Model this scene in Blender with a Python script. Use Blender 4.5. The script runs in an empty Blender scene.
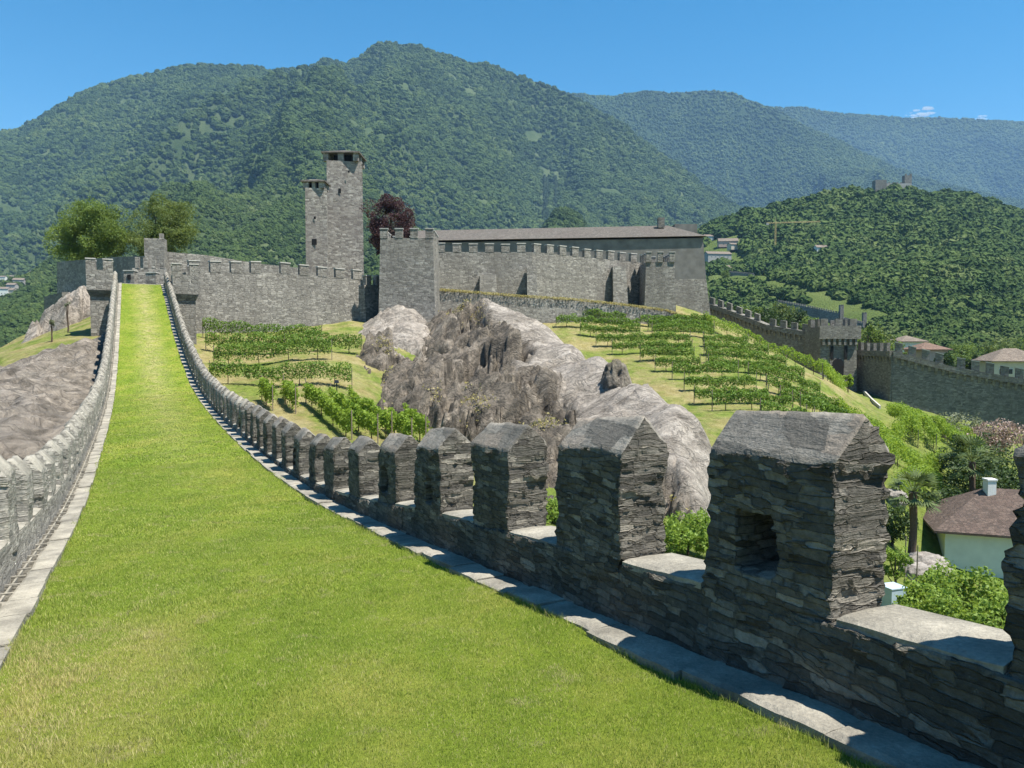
import bpy, math, random
import numpy as np
from mathutils import Vector
random.seed(7)
rng = np.random.default_rng(11)
scene = bpy.context.scene
COL = scene.collection
SUN_AZ = np.array([0.905, -0.427]); SUN_AZ /= np.linalg.norm(SUN_AZ)
SUN_EL = math.radians(66)

# ------------------------------------------------------------ surveying helpers
F = 760.0
PITCH = math.atan(39 / 760)
CP, SP = math.cos(PITCH), math.sin(PITCH)
def A(px, py, Y):                       # sight line of the eye at the origin -> point at northing Y
    u = 384 - py
    r = np.array([px - 512, F * CP + u * SP, -F * SP + u * CP])
    return r * (Y / r[1])
U = np.array([-0.44637385, 0.89484657]); V = np.array([U[1], -U[0]])   # along / across the rampart walk
GS = [(-14, -.9), (0, -1.56), (2, -1.74), (4.1, -1.93), (5.6, -2.08), (8.3, -2.33), (14, -2.78), (20, -2.9), (30, -2.85), (38, -2.55),
      (44, -2.1), (53, -.75), (63, 1.2), (75, 4.0), (84, 5.95), (90, 7.0)]
_gs = np.arange(-20, 92, .5)
_gz = np.interp(_gs, *zip(*GS))
for _ in range(3):
    _gz = np.convolve(np.pad(_gz, 3, mode='edge'), np.ones(7) / 7, 'valid')
def G(s): return np.interp(s, _gs, _gz)
def ST(s, t, h=0.0):                    # rampart coordinates -> world
    s = np.asarray(s, float); t = np.asarray(t, float)
    return np.stack([s * U[0] + t * V[0], s * U[1] + t * V[1], G(s) + h], -1)

# ------------------------------------------------------------ noise
def _h(ix, iy, iz, seed=0):
    n = (ix.astype(np.int64) * 73856093) ^ (iy.astype(np.int64) * 19349663) ^ (iz.astype(np.int64) * 83492791) ^ (seed * 2654435761)
    n = (n ^ (n >> 13)) * 1274126177 & 0x7fffffff
    n = (n ^ (n >> 15)) * 2246822519 & 0x7fffffff
    return ((n ^ (n >> 11)) & 0xffffff) / float(0xffffff)
def vnoise(p, seed=0):
    p = np.asarray(p, float); i = np.floor(p).astype(np.int64); f = p - i; f = f * f * (3 - 2 * f)
    r = 0
    for a in (0, 1):
        for b in (0, 1):
            for c in (0, 1):
                w = (f[..., 0] if a else 1 - f[..., 0]) * (f[..., 1] if b else 1 - f[..., 1]) * (f[..., 2] if c else 1 - f[..., 2])
                r = r + w * _h(i[..., 0] + a, i[..., 1] + b, i[..., 2] + c, seed)
    return r * 2 - 1
def fbm(p, octv=4, seed=0, gain=.5, ridged=False):
    r = 0; a = 1.0; p = np.asarray(p, float)
    for o in range(octv):
        n = vnoise(p * 2 ** o + o * 17.3, seed + o)
        if ridged: n = 1 - 2 * np.abs(n)
        r = r + a * n; a *= gain
    return r
def xyz(x, y, z=0.0):
    x, y, z = np.broadcast_arrays(x, y, z); return np.stack([x, y, z], -1).astype(float)
def smooth(a, b, x):
    t = np.clip((x - a) / (b - a), 0, 1); return t * t * (3 - 2 * t)
class RBF:                              # thin-plate surface through surveyed spot heights
    def __init__(self, pts, lam=0.0):
        p = np.array(pts, float); self.c = p[:, :2]; n = len(p)
        K = self.k(self.c[:, None] - self.c[None]) + lam * np.eye(n)
        P = np.c_[np.ones(n), self.c]
        M = np.block([[K, P], [P.T, np.zeros((3, 3))]])
        self.w = np.linalg.solve(M, np.r_[p[:, 2], 0, 0, 0])
    def k(self, d):
        r2 = (d ** 2).sum(-1); return r2 * np.log(np.sqrt(r2) + 1e-9)
    def __call__(self, x, y):
        sh = np.shape(x); q = np.c_[np.ravel(x), np.ravel(y)]
        out = np.empty(len(q))
        for i in range(0, len(q), 20000):
            qq = q[i:i + 20000]
            out[i:i + 20000] = self.k(qq[:, None] - self.c[None]) @ self.w[:-3] + self.w[-3] + qq @ self.w[-2:]
        return out.reshape(sh)

# ------------------------------------------------------------ objects
def mesh_from(name, v, f, mat, smooth_shade=False):
    me = bpy.data.meshes.new(name)
    v = np.asarray(v, np.float32)
    if isinstance(f, np.ndarray):
        n, k = f.shape
        me.vertices.add(len(v)); me.vertices.foreach_set('co', v.ravel())
        me.loops.add(n * k); me.loops.foreach_set('vertex_index', f.astype(np.int32).ravel())
        me.polygons.add(n); me.polygons.foreach_set('loop_start', (np.arange(n) * k).astype(np.int32))
        me.polygons.foreach_set('loop_total', np.full(n, k, np.int32))
        me.update(calc_edges=True)
    else:
        me.from_pydata([tuple(map(float, q)) for q in v], [], f); me.update()
    if smooth_shade: me.polygons.foreach_set('use_smooth', np.ones(len(me.polygons), bool))
    if mat: me.materials.append(mat)
    return me
def tag(o, label=None, cat=None, group=None, kind=None):
    if label: o['label'] = label
    if cat: o['category'] = cat
    if group: o['group'] = group
    if kind: o['kind'] = kind
    return o
def thing(name, loc, label, cat, group=None):
    o = bpy.data.objects.new(name, None); COL.objects.link(o); o.location = [float(q) for q in loc]
    o.empty_display_size = .3
    return tag(o, label, cat, group)
def root_loc(o):
    L = Vector((0, 0, 0))
    while o: L = L + o.location; o = o.parent
    return L
def obj(name, v, f, mat, parent=None, sm=False):
    o = bpy.data.objects.new(name, mesh_from(name, v, f, mat, sm)); COL.objects.link(o)
    if parent:
        o.parent = parent; o.location = -root_loc(parent)
    return o
class MB:                               # collects shapes for one mesh
    def __init__(s): s.v = []; s.f = []; s.n = 0
    def add(s, v, f):
        v = np.asarray(v, float); s.v.append(v); s.f += [tuple(int(i) + s.n for i in q) for q in f]; s.n += len(v); return s
    def box(s, c, d, rz=0, taper=0):
        dx, dy, dz = np.array(d) / 2; ca, sa = math.cos(rz), math.sin(rz); v = []
        for z in (-1, 1):
            k = 1 - taper if z > 0 else 1
            for x, y in ((-1, -1), (1, -1), (1, 1), (-1, 1)):
                X, Y = x * dx * k, y * dy * k
                v.append((c[0] + X * ca - Y * sa, c[1] + X * sa + Y * ca, c[2] + z * dz))
        return s.add(v, [(3, 2, 1, 0), (4, 5, 6, 7), (0, 1, 5, 4), (1, 2, 6, 5), (2, 3, 7, 6), (3, 0, 4, 7)])
    def hexa(s, v8): return s.add(v8, [(3, 2, 1, 0), (4, 5, 6, 7), (0, 1, 5, 4), (1, 2, 6, 5), (2, 3, 7, 6), (3, 0, 4, 7)])
    def tube(s, pts, rad, n=6):
        pts = np.array(pts, float); rad = np.broadcast_to(rad, len(pts)); v = []
        for i, p in enumerate(pts):
            d = pts[min(i + 1, len(pts) - 1)] - pts[max(i - 1, 0)]; d /= np.linalg.norm(d) + 1e-9
            a = np.cross(d, [0, 0, 1] if abs(d[2]) < .9 else [1, 0, 0]); a /= np.linalg.norm(a); b = np.cross(d, a)
            for k in range(n):
                w = 2 * math.pi * k / n; v.append(p + rad[i] * (a * math.cos(w) + b * math.sin(w)))
        f = [(i * n + k, i * n + (k + 1) % n, (i + 1) * n + (k + 1) % n, (i + 1) * n + k) for i in range(len(pts) - 1) for k in range(n)]
        f += [tuple(range(n))[::-1], tuple((len(pts) - 1) * n + k for k in range(n))]
        return s.add(v, f)
    def obj(s, name, mat, parent=None, sm=False): return obj(name, np.concatenate(s.v), s.f, mat, parent, sm)
def grid_faces(nu, nv):
    a = np.arange(nu * nv).reshape(nu, nv)
    return np.stack([a[:-1, :-1].ravel(), a[1:, :-1].ravel(), a[1:, 1:].ravel(), a[:-1, 1:].ravel()], -1)
def boxgrid(L, W, H, res):
    """welded, evenly subdivided box: coordinates 0..L, 0..W, 0..H"""
    n = [max(1, int(round(q / res))) for q in (L, W, H)]
    ax = [np.linspace(0, q, k + 1) for q, k in zip((L, W, H), n)]
    vs, fs, c = [], [], 0
    for d in range(3):
        a, b = [(1, 2), (2, 0), (0, 1)][d]
        for side in (0, 1):
            A_, B_ = np.meshgrid(ax[a], ax[b], indexing='ij')
            p = np.zeros(A_.shape + (3,)); p[..., a] = A_; p[..., b] = B_; p[..., d] = (L, W, H)[d] * side
            f = grid_faces(*A_.shape)
            if not side: f = f[:, ::-1]
            vs.append(p.reshape(-1, 3)); fs.append(f + c); c += p.size // 3
    v = np.concatenate(vs); f = np.concatenate(fs)
    key = np.round(v * 1e4).astype(np.int64)
    _, idx, inv = np.unique(key, axis=0, return_index=True, return_inverse=True)
    return v[idx], inv.ravel()[f]

# ------------------------------------------------------------ materials
class NT:
    def __init__(s, name, disp=None):
        s.m = bpy.data.materials.new(name); s.m.use_nodes = True; s.t = s.m.node_tree; s.t.nodes.clear()
        s.out = s.n('ShaderNodeOutputMaterial')
        if disp: s.m.displacement_method = disp
    def n(s, kind, ins=None, **kw):
        nd = s.t.nodes.new(kind)
        for k, v in kw.items(): setattr(nd, k, v)
        for k, v in (ins or {}).items():
            sk = nd.inputs[k]
            if isinstance(v, bpy.types.NodeSocket): s.t.links.new(v, sk)
            elif isinstance(v, (tuple, list)) and len(v) == 3 and sk.type == 'RGBA': sk.default_value = (*v, 1)
            else: sk.default_value = v
        return nd
    def pos(s, scale=(1, 1, 1), rot=(0, 0, 0)):
        g = s.n('ShaderNodeNewGeometry')
        return s.n('ShaderNodeMapping', {'Vector': g.outputs['Position'], 'Scale': scale, 'Rotation': rot}).outputs[0]
    def noise(s, vec, scale, detail=4, rough=.55, dist=0):
        return s.n('ShaderNodeTexNoise', {'Vector': vec, 'Scale': scale, 'Detail': detail, 'Roughness': rough, 'Distortion': dist}).outputs['Fac']
    def ramp(s, fac, stops, interp='LINEAR'):
        r = s.n('ShaderNodeValToRGB', {'Fac': fac}); cr = r.color_ramp; cr.interpolation = interp
        while len(cr.elements) < len(stops): cr.elements.new(.5)
        for e, (p, c) in zip(cr.elements, stops):
            e.position = p; e.color = (*c, 1) if isinstance(c, tuple) else (c, c, c, 1)
        return r.outputs['Color']
    def mix(s, fac, a, b, mode='MIX'):
        return s.n('ShaderNodeMix', {'Factor': fac, 'A': a, 'B': b} if 0 else None, data_type='RGBA', blend_type=mode), fac, a, b
    def mixc(s, fac, a, b, mode='MIX'):
        nd = s.n('ShaderNodeMix', None, data_type='RGBA', blend_type=mode)
        for sk, v in ((nd.inputs[0], fac), (nd.inputs[6], a), (nd.inputs[7], b)):
            if isinstance(v, bpy.types.NodeSocket): s.t.links.new(v, sk)
            elif isinstance(v, tuple): sk.default_value = (*v, 1)
            else: sk.default_value = v
        return nd.outputs[2]
    def math(s, op, a, b=0.0, c=0.0, clamp=False):
        nd = s.n('ShaderNodeMath', None, operation=op, use_clamp=clamp)
        for sk, v in zip(nd.inputs, (a, b, c)):
            if isinstance(v, bpy.types.NodeSocket): s.t.links.new(v, sk)
            else: sk.default_value = v
        return nd.outputs[0]
    def bsdf(s, color, rough=.85, normal=None, spec=.3, **extra):
        ins = {'Base Color': color, 'Roughness': rough, 'Specular IOR Level': spec}
        if normal is not None: ins['Normal'] = normal
        ins.update(extra)
        b = s.n('ShaderNodeBsdfPrincipled', ins)
        return b.outputs[0]
    def bump(s, h, dist, strength=1.0):
        return s.n('ShaderNodeBump', {'Height': h, 'Distance': dist, 'Strength': strength}).outputs[0]
    def done(s, surf):
        s.t.links.new(surf, s.out.inputs['Surface']); return s.m
def plain(name, c, rough=.7, var=.25, scale=8, metal=0):
    m = NT(name); n = m.noise(m.pos(), scale, 5)
    col = m.ramp(n, [(.25, tuple(q * (1 - var) for q in c)), (.75, tuple(min(1, q * (1 + var)) for q in c))])
    return m.done(m.bsdf(col, rough, m.bump(n, .01, .4), **{'Metallic': metal}))

def stone(name, cols, cell=(3.2, 3.2, 9), disp=0.0, bump=.03, stain=.5, stain_col=(.06, .058, .05), stain_scale=.5, lay=1.0, seed=0.0, jd=.6, ji=.5, pr=.5):
    """coursed rubble: warped flattened cells, one tone per stone, dark joints, stains"""
    m = NT(name, 'BOTH' if disp else None)
    p = m.pos(); off = m.n('ShaderNodeVectorMath', {0: p, 1: (seed, seed * 1.7, seed * .6)}, operation='ADD').outputs[0]
    wn = m.n('ShaderNodeTexNoise', {'Vector': off, 'Scale': 1.7, 'Detail': 3.0})
    wv = m.n('ShaderNodeVectorMath', {0: wn.outputs['Color'], 1: (.5, .5, .5)}, operation='SUBTRACT').outputs[0]
    wv = m.n('ShaderNodeVectorMath', {0: wv, 1: (.3, .3, .075)}, operation='MULTIPLY').outputs[0]
    q = m.n('ShaderNodeVectorMath', {0: off, 1: wv}, operation='ADD').outputs[0]
    q = m.n('ShaderNodeVectorMath', {0: q, 1: cell}, operation='MULTIPLY').outputs[0]
    v1 = m.n('ShaderNodeTexVoronoi', {'Vector': q, 'Scale': 1.0, 'Randomness': .8}, distance='CHEBYCHEV')
    v2 = m.n('ShaderNodeTexVoronoi', {'Vector': q, 'Scale': 1.0, 'Randomness': .8}, distance='CHEBYCHEV', feature='F2')
    edge = m.math('SUBTRACT', v2.outputs['Distance'], v1.outputs['Distance'])
    sep = m.n('ShaderNodeSeparateColor', {'Color': v1.outputs['Color']})
    tone = m.ramp(sep.outputs[0], [(i / (len(cols) - 1), c) for i, c in enumerate(cols)])
    fine = m.noise(off, 24, 6, .65)
    tone = m.mixc(.75, tone, m.ramp(fine, [(.25, (.35, .35, .35)), (.6, (1, 1, 1)), (.8, (1.35, 1.33, 1.28))]), 'MULTIPLY')
    joint = m.ramp(m.math('ADD', edge, m.math('MULTIPLY', m.math('SUBTRACT', fine, .5), .12)), [(0.0, 0.0), (.11, 1.0)])
    tone = m.mixc(joint, m.mixc(jd, tone, (.05, .047, .04)), tone)
    st = m.noise(m.n('ShaderNodeVectorMath', {0: off, 1: (1, 1, .28)}, operation='MULTIPLY').outputs[0], stain_scale, 6, .7)
    tone = m.mixc(m.math('MULTIPLY', m.ramp(st, [(.45, 0.0), (.68, 1.0)]), stain), tone, stain_col)
    lich = m.ramp(m.noise(off, 9, 5, .7), [(.64, 0.0), (.72, 1.0)])
    tone = m.mixc(m.math('MULTIPLY', lich, .35), tone, (.36, .35, .31))
    strat = m.noise(m.n('ShaderNodeVectorMath', {0: off, 1: (2.6, 2.6, 24)}, operation='MULTIPLY').outputs[0], 1.0, 6, .68, .25)
    h = m.math('ADD', m.math('MULTIPLY', joint, ji), m.math('MULTIPLY', sep.outputs[1], pr))
    h = m.math('ADD', h, m.math('MULTIPLY', strat, .9 * lay)); h = m.math('ADD', h, m.math('MULTIPLY', fine, .25))
    nrm = m.bump(h, bump)
    if disp:
        d = m.n('ShaderNodeDisplacement', {'Height': h, 'Midlevel': 1.35, 'Scale': disp}).outputs[0]
        m.t.links.new(d, m.out.inputs['Displacement']); nrm = m.bump(m.math('ADD', m.math('MULTIPLY', fine, .5), m.noise(off, 70, 4)), .006)
    return m.done(m.bsdf(tone, .9, nrm, .2))

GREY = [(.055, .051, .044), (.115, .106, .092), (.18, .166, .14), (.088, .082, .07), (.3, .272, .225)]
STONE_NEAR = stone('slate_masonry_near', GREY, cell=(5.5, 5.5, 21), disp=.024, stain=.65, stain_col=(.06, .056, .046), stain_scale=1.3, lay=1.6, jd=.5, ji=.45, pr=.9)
STONE_SUNLIT = stone('sunlit_slate_masonry', [(.2, .188, .165), (.3, .282, .245), (.4, .375, .325), (.25, .235, .205), (.48, .45, .385)], cell=(5, 5, 17), disp=.02, stain=.35, stain_col=(.17, .16, .14), stain_scale=1.6, lay=1.2, jd=.5, ji=.45, pr=.7)  # near slate with sunlight painted in as lighter tones, for the left parapet
CAP_NEAR = stone('merlon_cap_slate', [(.12, .112, .098), (.18, .168, .146), (.27, .248, .212), (.24, .2, .16)], cell=(3, 3, 6), disp=.016, stain=.7, stain_col=(.1, .094, .08), stain_scale=2.2, lay=.9, jd=.12, ji=.1, pr=.3)
STONE_WALK = stone('slate_masonry', [(.17, .158, .138), (.25, .235, .205), (.33, .31, .27), (.21, .195, .17), (.4, .375, .325)], cell=(4, 4, 11), bump=.05, stain=.35, jd=.4)
STONE_CASTLE = stone('castle_masonry', [(.19, .177, .155), (.29, .27, .237), (.38, .355, .31), (.24, .225, .198), (.46, .43, .375)], cell=(2.2, 2.2, 4.6), bump=.07, stain=.8, stain_col=(.15, .138, .12), stain_scale=.3, jd=.5)
STONE_TOWER = stone('tower_masonry', [(.19, .17, .15), (.3, .275, .245), (.44, .41, .36), (.24, .215, .19), (.56, .52, .46)], cell=(1.5, 1.5, 3.2), bump=.06, stain=.6, stain_col=(.18, .152, .14), stain_scale=.14, jd=.4)
STONE_DARK = stone('weathered_town_masonry', [(.14, .133, .118), (.21, .2, .175), (.28, .265, .23), (.18, .17, .15), (.33, .31, .27)], cell=(2, 2, 4.5), bump=.06, stain=.5, stain_col=(.11, .105, .09), stain_scale=.12, jd=.4)
STONE_FAR = stone('distant_masonry', [(.15, .145, .13), (.22, .21, .185), (.28, .265, .235)], cell=(1, 1, 2), bump=.05, stain=.5, stain_scale=.05, jd=.3)

def slab_mat():
    m = NT('kerb_slate'); p = m.pos()
    n = m.noise(p, 2.5, 6, .6); f = m.noise(p, 40, 5, .7)
    isl = m.n('ShaderNodeNewGeometry').outputs['Random Per Island']
    c = m.ramp(n, [(.3, (.16, .15, .128)), (.5, (.27, .252, .215)), (.66, (.37, .345, .293)), (.78, (.32, .26, .19))])
    c = m.mixc(.5, c, m.ramp(f, [(.3, (.5, .5, .5)), (.65, (1.1, 1.1, 1.05))]), 'MULTIPLY')
    c = m.mixc(.35, c, m.ramp(isl, [(0, (.6, .6, .6)), (1, (1.25, 1.22, 1.15))]), 'MULTIPLY')
    st = m.noise(m.n('ShaderNodeVectorMath', {0: p, 1: (3, 3, 30)}, operation='MULTIPLY').outputs[0], 1, 5)
    h = m.math('ADD', m.math('ADD', n, m.math('MULTIPLY', f, .3)), m.math('MULTIPLY', st, .4))
    return m.done(m.bsdf(c, .85, m.bump(h, .03), .25))
SLAB = slab_mat()

def granite(name, smoothy):
    m = NT(name); p = m.pos((1, 1, 1), (0.35, .55, .3))
    st = m.noise(m.n('ShaderNodeVectorMath', {0: p, 1: (.14, .9, .9)}, operation='MULTIPLY').outputs[0], 1.2, 8, .68, .6)
    n2 = m.noise(m.pos(), .22, 6, .6); f = m.noise(m.pos(), 3.5, 8, .75)
    c = m.ramp(st, [(.32, (.15, .13, .115)), (.42, (.29, .262, .235)), (.56, (.4, .365, .33)), (.78, (.53, .49, .445))]) if smoothy else \
        m.ramp(st, [(.32, (.06, .052, .044)), (.44, (.17, .145, .12)), (.56, (.3, .262, .22)), (.8, (.48, .43, .37))])
    c = m.mixc(m.math('MULTIPLY', m.ramp(n2, [(.42, 0.0), (.66, 1.0)]), .4 if smoothy else .6), c, (.16, .14, .12) if smoothy else (.12, .115, .08))
    c = m.mixc(.7, c, m.ramp(f, [(.3, (.45, .45, .45)), (.62, (1.15, 1.13, 1.1))]), 'MULTIPLY')
    g = m.n('ShaderNodeNewGeometry'); nz = m.n('ShaderNodeSeparateXYZ', {0: g.outputs['Normal']}).outputs[2]
    if not smoothy:
        moss = m.math('MULTIPLY', m.ramp(nz, [(.55, 0.0), (.85, 1.0)]), m.ramp(m.noise(m.pos(), .5, 5), [(.5, 0.0), (.6, 1.0)]))
        c = m.mixc(m.math('MULTIPLY', moss, .5), c, (.2, .18, .07))
    vo = m.n('ShaderNodeTexVoronoi', {'Vector': m.n('ShaderNodeVectorMath', {0: m.pos(), 1: (.8, .8, .35)}, operation='MULTIPLY').outputs[0], 'Scale': .8 if smoothy else 1.6}, feature='DISTANCE_TO_EDGE').outputs['Distance']
    h = m.math('ADD', m.math('MULTIPLY', st, .8), m.math('MULTIPLY', f, .5 if smoothy else 1.0))
    h = m.math('ADD', h, m.math('MULTIPLY', m.ramp(vo, [(0, 0.0), (.08, 1.0)]), .0 if smoothy else .12))
    return m.done(m.bsdf(c, .85, m.bump(h, .35), .25))
def granite_mix():
    m = NT('crag_granite'); p = m.pos((1, 1, 1), (0.35, .55, .3)); br = m.n('ShaderNodeAttribute', attribute_name='broken').outputs['Fac']
    st = m.noise(m.n('ShaderNodeVectorMath', {0: p, 1: (.14, .8, .8)}, operation='MULTIPLY').outputs[0], 1.2, 8, .68, .6)
    n2 = m.noise(m.pos(), .3, 6, .65); f = m.noise(m.pos(), 3.0, 8, .75)
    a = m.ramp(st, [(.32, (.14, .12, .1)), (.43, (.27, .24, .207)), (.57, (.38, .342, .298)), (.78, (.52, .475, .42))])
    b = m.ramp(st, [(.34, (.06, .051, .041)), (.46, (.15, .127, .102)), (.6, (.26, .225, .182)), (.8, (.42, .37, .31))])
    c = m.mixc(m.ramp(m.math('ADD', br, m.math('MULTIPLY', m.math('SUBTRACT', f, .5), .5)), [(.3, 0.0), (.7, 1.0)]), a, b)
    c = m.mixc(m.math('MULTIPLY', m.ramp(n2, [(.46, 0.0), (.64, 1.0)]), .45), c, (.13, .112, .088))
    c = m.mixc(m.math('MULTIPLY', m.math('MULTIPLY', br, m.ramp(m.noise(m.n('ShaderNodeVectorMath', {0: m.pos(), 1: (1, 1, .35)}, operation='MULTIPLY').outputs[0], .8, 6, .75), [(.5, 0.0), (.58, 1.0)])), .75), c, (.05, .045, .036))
    c = m.mixc(.7, c, m.ramp(f, [(.3, (.5, .5, .5)), (.62, (1.15, 1.13, 1.1))]), 'MULTIPLY')
    c1 = m.noise(m.n('ShaderNodeVectorMath', {0: m.pos((1, 1, 1), (.5, .3, .5)), 1: (.12, .5, .5)}, operation='MULTIPLY').outputs[0], 1.0, 5, .55, 1.0)
    c2 = m.noise(m.n('ShaderNodeVectorMath', {0: m.pos((1, 1, 1), (.2, .9, .1)), 1: (.7, .7, .16)}, operation='MULTIPLY').outputs[0], 1.0, 4, .55, .8)
    l1 = m.math('ABSOLUTE', m.math('SUBTRACT', c1, .5)); l2 = m.math('ABSOLUTE', m.math('SUBTRACT', c2, .47))
    crk = m.ramp(m.math('MINIMUM', l1, l2), [(.004, 0.0), (.022, 1.0)])
    c = m.mixc(m.math('MULTIPLY', m.math('SUBTRACT', 1.0, crk), .4), c, (.09, .078, .065))
    h = m.math('ADD', m.math('ADD', m.math('MULTIPLY', st, .8), m.math('MULTIPLY', f, .7)), m.math('MULTIPLY', crk, .16))
    return m.done(m.bsdf(c, .85, m.bump(h, .35), .25))
GRANITE_MIX = granite_mix()
GRANITE_A, GRANITE_B = granite('smooth_granite', True), granite('broken_granite', False)

def grass_ground(name, greens, dry, dry_amt=(.45, .65), scale=.35, bumpd=.05, fs=9):
    m = NT(name); p = m.pos()
    n = m.noise(p, scale, 6, .65); f = m.noise(p, fs, 6, .75)
    g = m.ramp(m.noise(p, scale * 3.1, 5), [(.3, greens[0]), (.7, greens[1])])
    c = m.mixc(m.ramp(n, [(dry_amt[0], 0.0), (dry_amt[1], 1.0)]), g, dry)
    c = m.mixc(.7, c, m.ramp(f, [(.25, (.5, .5, .45)), (.65, (1.2, 1.2, 1.1))]), 'MULTIPLY')
    return m.done(m.bsdf(c, .95, m.bump(f, bumpd), .1))
def ground_mat():
    m = NT('hill_grass'); p = m.pos(); n = m.noise(p, .22, 6, .7); f = m.noise(p, 2.2, 7, .8)
    z = m.n('ShaderNodeSeparateXYZ', {0: p}).outputs[2]
    lush = m.ramp(m.math('MULTIPLY', m.math('ADD', z, 9.0), .28), [(0.0, 1.0), (1.0, 0.0)])
    g = m.ramp(m.noise(p, 1.1, 5, .6), [(.3, (.095, .145, .026)), (.7, (.18, .215, .048))])
    dry = m.math('MULTIPLY', m.ramp(n, [(.4, 0.0), (.56, 1.0)]), m.math('SUBTRACT', 1.0, m.math('MULTIPLY', lush, .8)))
    c = m.mixc(m.math('MULTIPLY', dry, .85), g, m.ramp(m.noise(p, .9, 4), [(.35, (.24, .195, .085)), (.65, (.33, .275, .15))]))
    c = m.mixc(.7, c, m.ramp(f, [(.25, (.45, .45, .4)), (.65, (1.2, 1.2, 1.15))]), 'MULTIPLY')
    return m.done(m.bsdf(c, .95, m.bump(f, .25), .1))
GROUND = ground_mat()
def lawn_mat():
    m = NT('mown_lawn'); p = m.pos()
    q = m.pos((1, 1, 1), (0, 0, 0))
    bands = m.noise(m.n('ShaderNodeMapping', {'Vector': q, 'Rotation': (0, 0, -math.atan2(U[1], U[0])), 'Scale': (.9, .22, 1)}).outputs[0], 1, 4, .6)
    n = m.noise(p, .9, 6, .65); f = m.noise(p, 30, 6, .8); mid = m.noise(p, 5, 5, .7)
    c = m.ramp(m.math('ADD', m.math('MULTIPLY', n, .5), m.math('MULTIPLY', bands, .5)), [(.36, (.1, .16, .016)), (.5, (.16, .215, .026)), (.62, (.24, .25, .055))])
    # centre of the walk is trodden pale
    sep = m.n('ShaderNodeSeparateXYZ', {0: p})
    tt = m.math('ADD', m.math('MULTIPLY', sep.outputs[0], float(V[0])), m.math('MULTIPLY', sep.outputs[1], float(V[1])))
    ss = m.math('ADD', m.math('MULTIPLY', sep.outputs[0], float(U[0])), m.math('MULTIPLY', sep.outputs[1], float(U[1])))
    mid_t = m.math('SUBTRACT', 1.0, m.math('MULTIPLY', m.math('ABSOLUTE', m.math('SUBTRACT', tt, 1.05)), .9), clamp=True)
    far = m.math('MULTIPLY', m.math('SUBTRACT', ss, 16.0), .03, clamp=True)
    worn = m.math('MULTIPLY', m.math('MULTIPLY', mid_t, far), m.ramp(m.noise(p, 2.3, 5, .7), [(.35, 0.0), (.62, 1.0)]))
    c = m.mixc(m.math('MULTIPLY', worn, .9), c, (.34, .3, .15))
    c = m.mixc(.55, c, m.ramp(f, [(.3, (.5, .5, .4)), (.65, (1.25, 1.25, 1.1))]), 'MULTIPLY')
    c = m.mixc(.35, c, m.ramp(mid, [(.3, (.6, .65, .5)), (.65, (1.2, 1.15, 1.1))]), 'MULTIPLY')
    return m.done(m.bsdf(c, .95, m.bump(f, .03), .1))
LAWN = lawn_mat()

def leafmat(name, c1, c2, trans=.35, scale=.6, isl=True, rough=.6):
    m = NT(name); g = m.n('ShaderNodeNewGeometry')
    r = g.outputs['Random Per Island'] if isl else m.noise(m.pos(), 3, 3)
    n = m.noise(m.pos(), scale, 4, .6)
    fac = m.math('ADD', m.math('MULTIPLY', r, .5), m.math('MULTIPLY', m.ramp(n, [(.3, 0.0), (.7, 1.0)]), .5))
    c = m.ramp(fac, [(.1, c1), (.9, c2)])
    b = m.bsdf(c, rough, None, .3)
    t = m.n('ShaderNodeBsdfTranslucent', {'Color': m.mixc(.5, c, (c2[0] * 1.6, c2[1] * 1.5, c2[2]))}).outputs[0]
    mx = m.n('ShaderNodeMixShader', {0: trans, 1: b, 2: t}).outputs[0]
    return m.done(mx)
L_VINE = leafmat('vine_leaves', (.07, .135, .02), (.19, .3, .05))
L_DRY = leafmat('dry_grass_tufts', (.2, .19, .06), (.42, .36, .16), .35)
L_VINE_Y = leafmat('young_vine_leaves', (.13, .22, .02), (.26, .36, .05), .45)
L_TREE = leafmat('broad_leaves', (.06, .105, .02), (.18, .25, .055), .35, .35)
L_TREE2 = leafmat('olive_leaves', (.055, .095, .022), (.17, .215, .06), .35, .35)
L_PURPLE = leafmat('copper_beech_leaves', (.028, .012, .016), (.1, .045, .05), .2, .4)
L_DARK = leafmat('dark_leaves', (.02, .045, .012), (.06, .1, .025), .25)
L_BUSH = leafmat('fruit_leaves', (.1, .17, .022), (.24, .34, .06), .4, 1.5)
L_GREYISH = leafmat('silvery_leaves', (.1, .12, .07), (.22, .24, .15), .3)
L_PALM = leafmat('palm_leaves', (.05, .08, .02), (.13, .17, .06), .2)
BARK = plain('bark', (.09, .065, .045), .9, .4, 12)
POSTW = plain('weathered_post', (.2, .16, .12), .9, .3, 20)

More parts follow.
